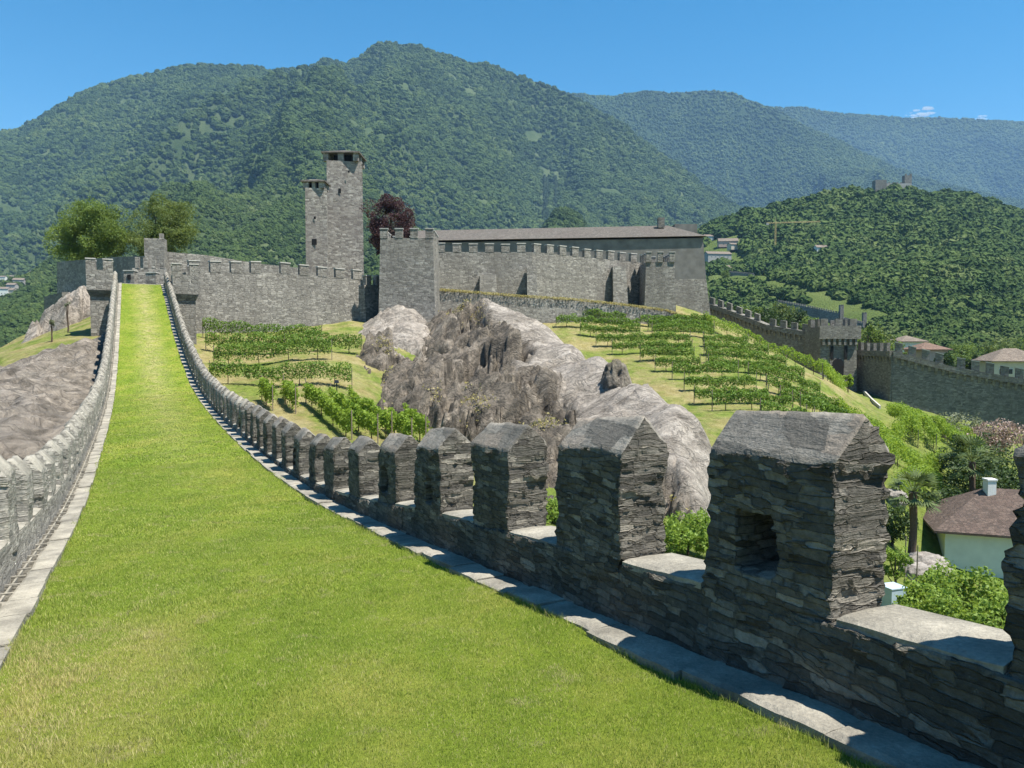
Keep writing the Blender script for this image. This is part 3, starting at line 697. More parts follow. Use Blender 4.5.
buttress(480, 496, 275, 293, 98.6, 1.2, t1); buttress(527, 536, 266, 296, 99, 1.6, t1)
buttress(612, 625, 267, 301, 106.6, 1.8, t2)
square_tower('square_tower', 'small end tower with merlons at the right end of the main castle wall', 646, 675, 262, 104, 2.5, 6, STONE_CASTLE, mh=1.3, mw=.75, gap=.6, rz=.0)
# retaining wall of the castle terrace
tw = thing('retaining_wall', A(430, 330, 92), 'long low retaining wall with grassy top above the vineyard and crag', 'retaining wall')
pts = [(429, 290, 92), (470, 293, 93), (520, 297, 94.5), (570, 300, 96), (620, 305, 97.5), (665, 311, 98.5), (700, 321, 99)]
mb = MB(); mg = MB()
for a, b in zip(pts[:-1], pts[1:]):
    p, q = A(*a), A(*b); K = 4
    for k in range(K):
        u, w = lerp(p, q, k / K), lerp(p, q, (k + 1) / K)
        zb1, zb2 = HT(u[0], u[1]) - 3, HT(w[0], w[1]) - 3
        mb.hexa([(u[0], u[1] - .3, zb1), (w[0], w[1] - .3, zb2), (w[0], w[1] + 1, zb2), (u[0], u[1] + 1, zb1), u, w, w + [0, 1, 0], u + [0, 1, 0]])
mb.obj('wall', STONE_CASTLE, tw)
gv = []
for i in range(41):
    x = i / 40 * (len(pts) - 1); k = min(int(x), len(pts) - 2); p = lerp(A(*pts[k]), A(*pts[k + 1]), x - k)
    for j in range(6): gv.append(p + [0, .05 + j * 2.6, .03 + .12 * j + .12 * vnoise(np.array([[p[0] * .8, j, 0.]]))[0]])
tag(obj('terrace', gv, grid_faces(41, 6), GROUND, None, True), kind='structure')
fx = rng.uniform(0, len(pts) - 1.001, 5200); kk = fx.astype(int); PA = np.array([A(*q) for q in pts]); fr = (fx - kk)[:, None]
q = PA[kk] * (1 - fr) + PA[kk + 1] * fr + np.stack([rng.normal(0, .05, len(fx)), rng.uniform(-.4, .7, len(fx)), rng.uniform(-.05, .3, len(fx)) ** 1.0], -1)
v, f = None, None
FRINGE = q
# side wall where the terrace meets the square tower
cren_wall('retaining_wall', 'short lit wall joining square tower to the terrace', 'retaining wall', [P2(427, 291, 91), P2(437, 291, 96)], 2, 1, 1, 1, 1, STONE_CASTLE, merl=False)

# ------------------------------------------------------------ the palace behind
pal = thing('palace', (5, 140, 4), 'long castle palace with grey rendered wall and brown shingle roof', 'castle building')
RENDER_G = plain('grey_render', (.165, .157, .142), .95, .3, .8)
aL, aR = A(418, 240, 136), A(703, 238, 130)
zE = aR[2]; zB = A(703, 279, 130)[2]
x0, x1 = aL[0], aR[0]; y0, y1 = 136.0, 130.0; D = 15
def quad8(x0, ya, x1, yb, dep, z0, z1, o=0.0, bt=0.0): return [(x0 - o, ya - o - bt, z0), (x1 + o + bt, yb - o - bt, z0), (x1 + o + bt, yb + dep + o, z0), (x0 - o, ya + dep + o, z0), (x0 - o, ya - o, z1), (x1 + o, yb - o, z1), (x1 + o, yb + dep + o, z1), (x0 - o, ya + dep + o, z1)]
MB().hexa(quad8(x0, y0, x1, y1, D, zB, zE, 0, .5)).obj('wall', RENDER_G, pal)
MB().hexa(quad8(x0, y0, x1, y1, D, 0, zB - .003, .5, 1.2)).obj('base_wall', STONE_CASTLE, pal)
ez = zE + .003; rz_ = A(600, 226, 138)[2]
rv = [(x0 - 1, y0 - .45, ez), (x1 + .45, y1 - .45, ez), (x1 + .45, y1 + D + .5, ez), (x0 - 1, y0 + D + .5, ez), (x0 - 1, y0 + D / 2, rz_), (x1 - 4.5, y1 + D / 2, rz_)]
rv2 = [(a, b, c + .3) for a, b, c in rv[:4]]
roof = obj('roof', rv2 + rv[4:], [(0, 1, 5, 4), (1, 2, 5), (2, 3, 4, 5), (3, 0, 4), (3, 2, 1, 0)], ROOF_BROWN, pal)
MB().box((x1 - 6, y1 + 6, rz_ + .2), (1.1, 1.1, 1.8)).obj('chimney', STONE_DARK, roof)
MB().box((x1 - 1.2, y1 + 9.5, (rz_ + zE) / 2 + .1), (4, 4, 3.6)).obj('roof_block', RENDER_G, pal)
for k in range(3): window_on(pal, (lerp(x0, x1, .9 - k * .3), lerp(y0, y1, .9 - k * .3) - .04, zE - 2.2), (0, -1), .5, .8, DARKHOLE)
# ------------------------------------------------------------ high towers
def high_tower(px0, px1, yroof, yeave, Y, zb, label, wins, open_y, small=()):
    a, b = A(px0, yeave, Y), A(px1, yeave, Y); w = b[0] - a[0]; zt = a[2]; c = ((a + b) / 2)[:2] + [0, w / 2]
    th = thing('high_tower', (*c, zb), label, 'tower')
    bz = A(px0, open_y, Y)[2]
    MB().box((*c, (zb + bz) / 2), (w * 1.03, w * 1.03, bz - zb), .22, taper=.03).obj('shaft', STONE_TOWER, th)
    # belfry: corner piers, middle pier, lintel band
    hb = zt - bz
    lb = MB()
    W2 = w / 2
    for sx in (-1, 1):
        for sy in (-1, 1): lb.box((c[0] + sx * (W2 - .5), c[1] + sy * (W2 - .5), bz + hb / 2), (1.0, 1.0, hb))
    lb.box((c[0], c[1] - W2 + .4, bz + hb / 2), (w * .16, .8, hb)).box((c[0], c[1] + W2 - .4, bz + hb / 2), (w * .16, .8, hb))
    lb.box((c[0] - W2 + .4, c[1], bz + hb / 2), (.8, w * .16, hb)).box((c[0] + W2 - .4, c[1], bz + hb / 2), (.8, w * .16, hb))
    lb.obj('belfry', STONE_TOWER, th)
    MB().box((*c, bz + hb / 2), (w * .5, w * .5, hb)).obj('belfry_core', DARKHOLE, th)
    rt = A(px0, yroof, Y)[2]; o = W2 + .35
    v = [(c[0] - o, c[1] - o, zt), (c[0] + o, c[1] - o, zt), (c[0] + o, c[1] + o, zt), (c[0] - o, c[1] + o, zt), (c[0] - o, c[1] - o, zt + .25), (c[0] + o, c[1] - o, zt + .25), (c[0] + o, c[1] + o, zt + .25), (c[0] - o, c[1] + o, zt + .25), (*c, rt)]
    obj('roof', v, [(3, 2, 1, 0), (0, 1, 5, 4), (1, 2, 6, 5), (2, 3, 7, 6), (3, 0, 4, 7), (4, 5, 8), (5, 6, 8), (6, 7, 8), (7, 4, 8)], ROOF_STONE, th)
    for (px, py, ww, hh) in wins:
        p = A(px, py, Y); window_on(th, (p[0], c[1] - w * .53 - .03, p[2]), (0, -1), ww, hh, DARKHOLE)
    return th
high_tower(323, 358, 146, 153, 150, 5, 'tallest castle tower, square stone with a low pyramid roof', [(340, 191, .5, .9), (349, 172, .35, .4)], 161)
high_tower(303, 324, 177, 182, 141, 5, 'slimmer and lower stone tower standing left of the tallest tower', [(314.5, 242, .9, 1.1), (315, 218, .4, .5)], 188)
# low ruin turret left of the curtain
tt_ = thing('stone_turret', (*A(152, 256, 90)[:2], 5), 'square stump turret rising behind the slim merlons below the second tree', 'turret')
a = A(141, 238, 89); b = A(162, 238, 89)
MB().box(((a[0] + b[0]) / 2, 90, (a[2] + 5) / 2), ((b[0] - a[0]) * .9, 1.6, a[2] - 5), .25).obj('wall', STONE_CASTLE, tt_)
MB().box((b[0] - .55, 90.1, a[2] + .3), (.45, .5, .7), .25).obj('merlon', STONE_CASTLE, tt_)
# stone blocks at the top end of the walk
for (p0, p1, yt, yb, Yd, lab, hole) in ((123.5, 134, 271, 284, 77.5, 'small square stone pier with a dark opening at the top of the walk', True), (145.5, 156, 273, 284, 77.5, 'plain low stone block at the top right of the walk', False)):
    a = A(p0, yt, Yd); b = A(p1, yb, Yd); c = ((a[0] + b[0]) / 2, Yd + .4, (a[2] + b[2]) / 2 - .4)
    th = thing('stone_pier', (c[0], c[1], c[2] - 1), lab, 'stone pier')
    MB().box(c, (b[0] - a[0], .8, a[2] - b[2] + .8)).obj('block', STONE_CASTLE, th)
    MB().box((c[0], c[1], a[2] + .05), (b[0] - a[0] + .1, .9, .1)).obj('cap', CAP, th)
    if hole: window_on(th, (c[0] + .05, Yd - .02, c[2] + .45), (0, -1), .35, .5, DARKHOLE, name='opening')

# bartizans at the upper end of both parapets
def bartizan(t0, t1, s, label, dirn):
    c = ST(s, (t0 + t1) / 2, 0); th = thing('bartizan', c - [0, 0, 6], label, 'bartizan')
    ang = math.atan2(V[1], V[0]); w = abs(t1 - t0); g = float(G(s))
    MB().box((c[0], c[1], g - 3.6), (w * .8, 2.0, 7.2), ang).obj('pier', STONE_CASTLE, th)
    # corbelled floor
    v = []
    for z, k in ((g - .55, .8), (g + .05, 1.06)):
        for x, y in ((-1, -1), (1, -1), (1, 1), (-1, 1)):
            X, Yy = x * w / 2 * k, y * 1.25 * k; v.append((c[0] + X * V[0] + Yy * U[0], c[1] + X * V[1] + Yy * U[1], z))
    MB().hexa(v).obj('corbel', STONE_DARK, th)
    MB().box((c[0], c[1], g + .95), (w * 1.06, 2.65, 1.8), ang).obj('turret_wall', STONE_CASTLE, th)
    for x, y in ((-1, -1), (1, -1), (1, 1), (-1, 1)):
        X, Yy = x * (w * .53 - .38), y * (1.32 - .38)
        m = MB().box((c[0] + X * V[0] + Yy * U[0], c[1] + X * V[1] + Yy * U[1], g + 2.3), (.76, .76, .95), ang).obj('merlon', STONE_CASTLE, th)
        MB().box((c[0] + X * V[0] + Yy * U[0], c[1] + X * V[1] + Yy * U[1], g + 2.83), (.84, .84, .1), ang).obj('cap', CAP, m)
bartizan(-1.5, -3.5, 79, 'corbelled corner turret on the outside of the left parapet, top end', -1)
bartizan(3.5, 5.6, 78, 'corbelled corner turret beside the right parapet where it meets the curtain wall', 1)

# ------------------------------------------------------------ crags
def crag(name, label, ctrl, xr, yr, res, mat, rough, cat='rock', lam=1.0, foot=1.5, blocky=None, mask=None):
    r = RBF(ctrl, lam); x = np.arange(*xr, res); y = np.arange(*yr, res)
    X, Y = np.meshgrid(x, y, indexing='ij'); base = H(X, Y); z = r(X, Y)
    k = rough(X, Y)
    q = xyz(X, Y, z * .8)
    rid = fbm(q * .22, 5, 61, .55, True); fine = fbm(q * .9, 4, 71, .6, True)
    # angular facets: every joint block has its own tilt and step
    def facets(size, tilt, step, sd):
        w = q[..., :2] / size + .18 * np.stack([vnoise(q * (1 / size), sd), vnoise(q * (1 / size), sd + 1)], -1)
        i0 = np.floor(w).astype(np.int64); best = np.full(X.shape, 1e9); sec = np.full(X.shape, 1e9); out = np.zeros(X.shape)
        for a in (-1, 0, 1):
            for b in (-1, 0, 1):
                ia, ib = i0[..., 0] + a, i0[..., 1] + b; o = ia * 0
                cx, cy = ia + _h(ia, ib, o, sd + 2), ib + _h(ia, ib, o, sd + 3); ea, eb = (w[..., 0] - cx), (w[..., 1] - cy); d = np.maximum(np.abs(.83 * ea + .56 * eb), np.abs(.83 * eb - .56 * ea)) ** 2
                val = ((w[..., 0] - cx) * (_h(ia, ib, o, sd + 4) * 2 - .35) + (w[..., 1] - cy) * (_h(ia, ib, o, sd + 5) * 2 - .6)) * size * tilt + (_h(ia, ib, o, sd + 6) - .5) * step
                m_ = d < best; sec = np.where(m_, best, np.minimum(sec, d)); best = np.where(m_, d, best); out = np.where(m_, val, out)
        crack = np.sqrt(sec) - np.sqrt(best)
        return out, crack
    fz = [facets(5.6, .95, 2.8, 40), facets(2.4, .95, 1.2, 140), facets(1.0, 1.0, .4, 240), facets(.5, .8, .14, 440)]
    fac = 1.15 * sum(a for a, b in fz) - .5 - .8 * smooth(.05, 0, fz[0][1]) - .3 * smooth(.06, 0, fz[1][1])
    add = fac + rid * .35
    add = np.where(add > .7, .7 + (add - .7) * .3, add)
    z = z + k * (add + fine * .12) + (1 - k) * (fbm(q * .18, 4, 81) * .45 + fine * .06 + facets(7, .1, .15, 340)[0] + facets(2.5, .07, .05, 350)[0] - .15 * smooth(.03, 0, fz[0][1]))
    e = mask(X, Y) if mask else np.minimum.reduce([smooth(0, foot, X - xr[0]), smooth(0, foot, xr[1] - X), smooth(0, foot, Y - yr[0]), smooth(0, foot, yr[1] - Y)])
    z = np.where(e < 1, z * e + (base - 3) * (1 - e), z)
    dx = k * vnoise(q * .7, 91) * .25; dy = k * vnoise(q * .7, 92) * .25
    f = grid_faces(*X.shape); keep = (z > base - 1.2).ravel()
    f = f[keep[f].any(1)]
    v = np.stack([X + dx, Y + dy, z], -1).reshape(-1, 3)
    used = np.unique(f); mp = np.zeros(len(v), int); mp[used] = np.arange(len(used))
    o = obj(name, v[used], mp[f], mat, None, False)
    return tag(o, label, cat)
RC = [A(*q) for q in [(490, 307, 85), (465, 314, 84), (440, 328, 83), (405, 345, 80), (380, 362, 75), (520, 318, 82), (550, 332, 78), (580, 348, 72), (605, 362, 66), (618, 372, 62), (645, 386, 57), (680, 408, 52), (702, 425, 49),
      (700, 470, 42), (700, 508, 38.5), (660, 450, 45), (640, 420, 52), (600, 396, 60), (560, 360, 70), (530, 345, 74),
      (400, 368, 73), (450, 362, 74), (490, 362, 72), (540, 385, 63), (590, 415, 54),
      (372, 385, 66), (395, 415, 55), (430, 425, 51), (470, 415, 54), (520, 440, 49), (580, 460, 46), (620, 480, 43), (660, 515, 38.5)]]
for px, py, Y in [(360, 400, 64), (380, 445, 50), (440, 470, 44), (520, 500, 39), (600, 540, 35), (700, 560, 33)]:
    p = A(px, py, Y); RC.append(p - [0, 0, 1.5])
for px, py, Y in [(722, 432, 50), (712, 414, 53), (672, 392, 59), (645, 366, 65), (604, 345, 73), (556, 318, 84), (735, 500, 42), (720, 540, 37)]:
    p = A(px, py, Y); RC.append((p[0], p[1], HT(p[0], p[1]) - 2.2))
for X, Y in [(18, 50), (24, 58), (16, 72), (20, 80), (10, 90), (0, 92), (-12, 90), (-20, 84), (16, 40)]:
    RC.append((X, Y, HT(X, Y) - 2.0))
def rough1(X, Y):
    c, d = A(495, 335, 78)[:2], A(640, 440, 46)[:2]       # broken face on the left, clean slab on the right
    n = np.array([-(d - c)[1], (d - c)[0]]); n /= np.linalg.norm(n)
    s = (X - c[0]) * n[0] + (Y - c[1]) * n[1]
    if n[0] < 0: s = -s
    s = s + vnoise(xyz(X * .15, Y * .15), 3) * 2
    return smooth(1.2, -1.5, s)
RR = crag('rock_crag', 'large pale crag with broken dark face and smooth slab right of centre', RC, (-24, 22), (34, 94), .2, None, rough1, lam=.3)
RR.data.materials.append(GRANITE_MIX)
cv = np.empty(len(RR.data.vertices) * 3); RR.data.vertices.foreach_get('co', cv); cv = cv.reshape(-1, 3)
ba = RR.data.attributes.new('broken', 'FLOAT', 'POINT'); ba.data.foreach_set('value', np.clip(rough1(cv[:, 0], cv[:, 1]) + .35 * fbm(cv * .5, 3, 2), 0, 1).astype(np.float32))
# boulder below the square tower
R2 = [A(*q) for q in [(395, 305, 86), (380, 316, 84), (408, 313, 84), (425, 325, 83), (373, 335, 80), (398, 330, 80), (384, 350, 76), (412, 346, 76), (428, 338, 79), (400, 352, 74.5)]]
R2 += [(x, y, HT(x, y) - 1.8) for x, y in [(-16, 70.5), (-9, 70.5), (-5.5, 76), (-6, 86), (-12, 91), (-17, 90), (-19, 83), (-18.5, 76)]]
crag('rock_boulder', 'rounded pale boulder at the foot of the square castle tower', R2, (-21, -5), (69, 92), .2, GRANITE_MIX, lambda X, Y: .12 + .6 * smooth(79, 75, Y + X * .3 + 4), lam=.2)
# rock pile and slab on the left of the walk
R3 = [A(*q) for q in [(85, 294, 82), (100, 300, 81), (70, 303, 81), (60, 318, 79), (85, 315, 77), (105, 306, 80), (48, 325, 80), (70, 322, 77), (35, 322, 82)]]
R3 += [(A(a, b, c)[0], c, HT(A(a, b, c)[0], c) - 1.3) for a, b, c in [(20, 335, 83), (45, 338, 76.5), (75, 332, 74), (104, 324, 74), (10, 330, 86)]]
R3 += [(x, y, HT(x, y) - 1.0) for x, y in [(-55, 72), (-46, 72), (-40, 75), (-44, 88), (-52, 88), (-58, 80)]]
crag('rock_pile', 'heap of pale jointed rock below the shaded west wall on the left', R3, (-58, -39), (71, 89), .25, GRANITE_MIX, lambda X, Y: np.full(X.shape, .55), lam=.1, mask=lambda X, Y: smooth(1.25, .85, ((X + 45) / 6.2) ** 2 + ((Y - 81) / 6) ** 2 + .25 * vnoise(xyz(X * .4, Y * .4), 3)))
def slab_mask(X, Y):
    s = X * U[0] + Y * U[1]; t = X * V[0] + Y * V[1]
    return smooth(-1.2, -2.2, t) * smooth(25, 27, s) * smooth(81, 77, s - 1.2 * t + vnoise(xyz(X * .2, Y * .2), 8) * 3) * smooth(-26, -22, t)
# dark fin of rock standing on the crest of the slab
p = A(616, 388, 61); v, f = boxgrid(2, 2, 2, .1); v = v - 1; v /= np.linalg.norm(v, axis=1)[:, None] ** .6
v = v * (1 + .22 * fbm(v * 1.2, 4, 43, .55, True)[:, None]) * np.array([1.0, 1.2, 1.7 ]) * np.stack([1 - .35 * v[:, 2], 1 - .2 * v[:, 2], np.ones(len(v))], -1) + p
tag(obj('rock_fin', v, f, GRANITE_B), 'small pointed dark rock fin standing on the slab crest of the crag', 'rock')
sx = np.arange(-52, -8, .4); X, Y = np.meshgrid(sx, np.arange(18, 76, .4), indexing='ij')
z = H(X, Y); q = xyz(X, Y, z); m_ = slab_mask(X, Y)
zz = z + (m_ * .9 - .6) + m_ * (fbm(q * .3, 4, 61, .5, True) * .45 + fbm(q * 1.1, 4, 65, .55, True) * .32)
f = grid_faces(*X.shape); f = f[(m_ > .02).ravel()[f].any(1)]
v = np.stack([X, Y, zz], -1).reshape(-1, 3); used = np.unique(f); mp = np.zeros(len(v), int); mp[used] = np.arange(len(used))
ro = obj('rock_slab', v[used], mp[f], GRANITE_MIX, None, False); ro.data.attributes.new('broken', 'FLOAT', 'POINT').data.foreach_set('value', np.full(len(used), .5, np.float32)); tag(ro, 'wide brownish sloping rock slab beyond the left parapet', 'rock')

# ------------------------------------------------------------ leaves, vines, trees
def leaf_quads(c, size, up=.35, r=None):
    r = r or rng; n = len(c); nn = r.normal(size=(n, 3)); nn[:, 2] += up; nn /= np.linalg.norm(nn, axis=1)[:, None]
    a = np.cross(nn, r.normal(size=(n, 3))); a /= np.linalg.norm(a, axis=1)[:, None] + 1e-9; b = np.cross(nn, a)
    s = (np.asarray(size) * r.uniform(.6, 1.3, n))[:, None]
    v = np.stack([c - a * s * .55, c + b * s * .3 + nn * s * .08, c + a * s * .55, c - b * s * .3 + nn * s * .08], 1).reshape(-1, 3)
    return v, np.arange(n * 4).reshape(n, 4)
v, f = leaf_quads(FRINGE, .16, -.2); tag(obj('wall_top_grass', v, f, L_DRY), 'fringe of dry grass along the top of the terrace retaining wall', 'grass', kind='stuff')
# dry grass and weeds rooted in the cracks of the crag
cv = np.empty(len(RR.data.vertices) * 3); RR.data.vertices.foreach_get('co', cv); cv = cv.reshape(-1, 3)
kr = rough1(cv[:, 0], cv[:, 1]); cl_ = vnoise(cv * .35, 12) + .5 * vnoise(cv * 1.3, 13)
sel = cv[(kr > .5) & (cl_ > .55)]; sel = sel[rng.integers(0, len(sel), 4000)] + rng.normal(0, .12, (4000, 3)) + [0, 0, .1]
v, f = leaf_quads(sel, .17, .2); tag(obj('crag_weeds', v, f, L_DRY), 'dry grass and weeds growing in the cracks of the crag', 'weeds', kind='stuff')
POST_ME = mesh_from('post', *(lambda m: (np.concatenate(m.v), m.f))(MB().box((0, 0, .75), (.06, .06, 2.1))), POSTW)
def _stem():
    m = MB().tube([(0, 0, -.3), (.03, .02, .4), (-.02, .03, .8), (.02, 0, 1.05)], [.045, .035, .03, .02], 5)
    return mesh_from('stem', np.concatenate(m.v), m.f, BARK)
STEM_ME = _stem()
def inst(name, me, loc, parent, rz=0, sc=1):
    o = bpy.data.objects.new(name, me); COL.objects.link(o); o.parent = parent
    o.location = Vector([float(q) for q in loc]) - root_loc(parent); o.rotation_euler = (0, 0, rz); o.scale = (sc, sc, sc); return o
def vine_row(p0, p1, label, group, hgt=.95, lift=.55, wid=.5, dens=400, size=.17, mat=None, stems=True, gaps=.15, seed=0):
    p0, p1 = np.array(p0[:2]), np.array(p1[:2]); L = np.linalg.norm(p1 - p0); d = (p1 - p0) / L; n = np.array([-d[1], d[0]])
    th = thing('vine_row', (*p0, HT(*p0)), label, 'vine row', group)
    N = int(L * dens); s = rng.uniform(0, L, N)
    den = vnoise(xyz(s * .9 + seed * 9.1, seed, 0), 3) * .6 + vnoise(xyz(s * 2.9 + seed * 9.1, seed, 4), 5) * .4
    s = s[den > gaps * 2 - 1 + .0]; N = len(s)
    hh = (vnoise(xyz(s * 1.4 + seed * 3, 0, seed), 7) * .22 + 1) * hgt
    u = rng.beta(1.6, 1.3, N); w = rng.normal(0, wid * .38, N) * (1.15 - .5 * u)
    x = p0[0] + d[0] * s + n[0] * w; y = p0[1] + d[1] * s + n[1] * w
    z = H(x, y) + lift + u * hh + vnoise(xyz(s * 3, u * 3, seed), 9) * .08
    v, f = leaf_quads(np.stack([x, y, z], -1), size)
    obj('foliage', v, f, mat or L_VINE, th)
    k = max(1, int(L / 7))
    for i in range(k + 1):
        q = p0 + d * L * i / k; inst('post', POST_ME, (*q, HT(*q)), th, math.atan2(d[1], d[0]))
    if stems:
        k = max(1, int(L / 2.2))
        for i in range(k):
            q = p0 + d * (L * (i + .5) / k) + n * random.uniform(-.08, .08); inst('stem', STEM_ME, (*q, HT(*q)), th, random.uniform(0, 6))
    return th
ORD = ['topmost', 'second', 'third', 'fourth', 'fifth', 'sixth', 'seventh', 'eighth', 'ninth', 'tenth', 'eleventh', 'twelfth']
g = 'vine rows on the terrace below the curtain wall'
for i, (xa, xb, y, Y) in enumerate([(203, 322, 342, 75.5), (206, 362, 355, 70), (214, 332, 368, 65.5), (210, 352, 389, 59)]):
    vine_row(onground(xa, y, Y), onground(xb, y, Y + 1.5), f'{ORD[i]} of the four vine rows running across below the curtain wall', g, seed=i, hgt=1.35, gaps=-.4, dens=420, wid=.6, lift=.5)
g = 'short vine rows running towards the right parapet'
for i, (xa, ya, xb, yb) in enumerate([(262, 406, 273, 420), (284, 404, 296, 424), (306, 408, 352, 450), (331, 414, 378, 452), (350, 410, 392, 446), (390, 432, 412, 454), (406, 428, 426, 447)]):
    Yf = lambda y: np.interp(y, [400, 455], [56.5, 44.5])
    vine_row(onground(xa, ya, Yf(ya)), onground(xb, yb, Yf(yb)), ['leftmost', 'second from left', 'third from left', 'middle', 'fifth from left', 'sixth from left', 'rightmost'][i] + ' of the bright vine rows slanting towards the right parapet', g, seed=20 + i, mat=L_VINE_Y, hgt=1.2, lift=.4, wid=.4, gaps=-.5)
g = 'vine rows across the hillside right of the crag'
hill = [(322, 542, 626, 640, 692), (330, 556, 640, 648, 694), (338, 580, 640, 652, 694), (347, 596, 690, 703, 728), (356, 612, 692, 704, 748), (365, 640, 694, 706, 766),
        (375, 655, 700, 708, 784), (385, 672, 738, 748, 800), (396, 684, 756, 766, 818), (407, 694, 768, 780, 838), (418, 712, 792, 800, 856), (430, 760, 806, 814, 866)]
for i, (y, a, b, c, d) in enumerate(hill):
    Y = float(np.interp(y, [322, 345, 372, 405, 420, 430], [96.5, 88.5, 78.5, 67, 62.5, 59.5]))
    vine_row(onground(a, y, Y), onground(b, y + 1, Y), f'{ORD[i]} hillside vine row, left half, right of the crag', g, seed=40 + i, gaps=-.25)
    vine_row(onground(c, y + 1, Y), onground(d + 20, y + 3, Y + 1.5), f'{ORD[i]} hillside vine row, right half, beyond the footpath gap', g, seed=60 + i, gaps=-.25)
vine_row(onground(704, 322, 98), onground(823, 383, 86), 'long bright vine row slanting down the right edge of the hillside', 'edge vine rows', mat=L_VINE_Y, hgt=1.4, wid=.7, gaps=-.6, seed=90, dens=300)
vine_row(onground(822, 392, 84), onground(842, 386, 96), 'short bright vine row just left of the gate arch', 'edge vine rows', mat=L_VINE_Y, hgt=1.5, wid=.8, gaps=-.6, seed=91)
g = 'vine rows in the garden below the town wall'
for i, (xa, ya, Ya, xb, yb, Yb) in enumerate([(890, 412, 92, 918, 444, 74), (906, 416, 91, 936, 450, 74), (930, 426, 90, 962, 452, 76), (950, 434, 90, 980, 456, 77), (862, 470, 66, 922, 440, 80), (872, 496, 58, 944, 462, 72), (898, 512, 56, 938, 492, 62), (838, 424, 72, 868, 452, 66)]):
    vine_row(onground(xa, ya, Ya), onground(xb, yb, Yb), ['leftmost vine row of the four running down from the town wall', 'second of the four vine rows running down from the town wall', 'third of the four vine rows running down from the town wall', 'rightmost of the four vine rows running down from the town wall',
             'upper vine row crossing the green slope above the palms', 'middle vine row crossing the green slope above the palms', 'lowest short vine row right above the house garden', 'small vine row on the yellow slope right of the nearest merlon'][i], g, seed=100 + i, mat=L_VINE_Y, hgt=1.5, wid=.8, gaps=-.5)

def tree(name, label, base, height, rad, mat, nleaf, size, crown0=.25, cat='tree', group=None, nclump=26, squash=1.0, clumpr=.36, seed=1, shape=None, trunk_r=None):
    r = np.random.default_rng(seed); base = np.array(base, float)
    th = thing(name, base, label, cat, group)
    hc = height * (1 - crown0) / 2; c0 = base + [0, 0, height * crown0 + hc]
    d = r.normal(size=(nclump, 3)); d /= np.linalg.norm(d, axis=1)[:, None]; rr = r.uniform(.35, .8, nclump) ** .7
    cc = d * rr[:, None] * np.array([rad, rad * .95, hc]) * (1 - clumpr * .3)
    if shape == 'cone': cc[:, :2] *= (1 - (cc[:, 2:3] / hc) * .55)
    cc += c0
    crad = r.uniform(.7, 1.25, nclump) * clumpr * rad
    k = r.integers(0, nclump, nleaf); dd = r.normal(size=(nleaf, 3)); dd /= np.linalg.norm(dd, axis=1)[:, None]
    q = cc[k] + dd * (crad[k] * r.uniform(.45, 1.05, nleaf) ** .6)[:, None] * np.array([1, 1, .8 * squash])
    q += .18 * rad * np.stack([vnoise(q * (3 / rad), s) for s in (1, 2, 3)], -1)
    q[:, 2] = np.maximum(q[:, 2], base[2] + .15)
    v, f = leaf_quads(q, np.full(nleaf, size), .5, r)
    obj('crown', v, f, mat, th)
    mb = MB(); tr = trunk_r or height * .028
    mb.tube([base - [0, 0, .5], base + [.02 * height, 0, height * .2], base + [0, .02 * height, height * .5], c0 + [0, 0, hc * .4]], [tr * 1.2, tr, tr * .7, tr * .25], 8)
    for i in range(min(9, nclump)):
        s = base + [0, 0, height * r.uniform(.18, .45)]; mb.tube([s, lerp(s, cc[i], .5) + [0, 0, -.03 * height], cc[i]], [tr * .5, tr * .32, tr * .1], 5)
    mb.obj('trunk', BARK, th)
    return th
p = A(93, 262, 105); tree('broadleaf_tree', 'left and broader of two big green trees behind the west wall', (p[0], p[1], p[2] - 2), A(93, 197, 105)[2] - p[2] + 2, 5.6, L_TREE, 52000, .21, .02, seed=3, nclump=60, clumpr=.3)
p = A(163, 262, 108); tree('broadleaf_tree', 'right and taller of two big green trees, behind the stump turret', (p[0], p[1], p[2] - 2), A(163, 192, 108)[2] - p[2] + 2, 5.0, L_TREE2, 48000, .21, .02, seed=4, nclump=60, clumpr=.3)
p = A(391, 250, 118); tree('copper_beech', 'dark purple-leaved tree rising behind the square castle tower', (p[0], p[1], p[2] - 3), A(391, 187, 118)[2] - p[2] + 3, 4.6, L_PURPLE, 32000, .21, .05, seed=5, nclump=50, clumpr=.28)
# bushes between the crag and the near merlons
def shrub(px, py, Y, h, r_, label, mat=L_BUSH, n=2500, size=.16, seed=1, group=None, name='shrub', cat='shrub', c0=.02):
    p = onground(px, py, Y); return tree(name, label, p, h, r_, mat, n, size, c0, cat, group, 14, 1.0, .42, seed, trunk_r=.05)
def stree(px, ptop, Y, r_, label, mat, n, size, seed, name='tree', cat='tree', c0=.25, group=None, **k):
    p = A(px, ptop, Y); z = HT(p[0], p[1]); return tree(name, label, (p[0], p[1], z), p[2] - z, r_, mat, n, size, c0, cat, group, k.pop('nclump', 20), seed=seed, **k)
stree(688, 514, 31, 1.7, 'leafy green shrub filling the gap left of the nearest big merlon', L_BUSH, 5000, .15, 11, 'shrub', 'shrub', .02)
stree(552, 500, 36, 1.2, 'small bright shrub seen between two merlons below the crag', L_BUSH, 2500, .14, 12, 'shrub', 'shrub', .02)
stree(960, 566, 33, 2.3, 'large leafy fruit tree in front of the white house', L_BUSH, 9000, .17, 13, 'fruit_tree', 'tree', .1, nclump=26)
stree(925, 588, 31, 1.5, 'smaller fruit tree left of the large one by the grey-blue box', L_BUSH, 4500, .16, 14, 'fruit_tree', 'tree', .1)
stree(1003, 596, 29, 1.5, 'fruit tree at the right of the garden beside the far merlon', L_BUSH, 4500, .16, 15, 'fruit_tree', 'tree', .1)
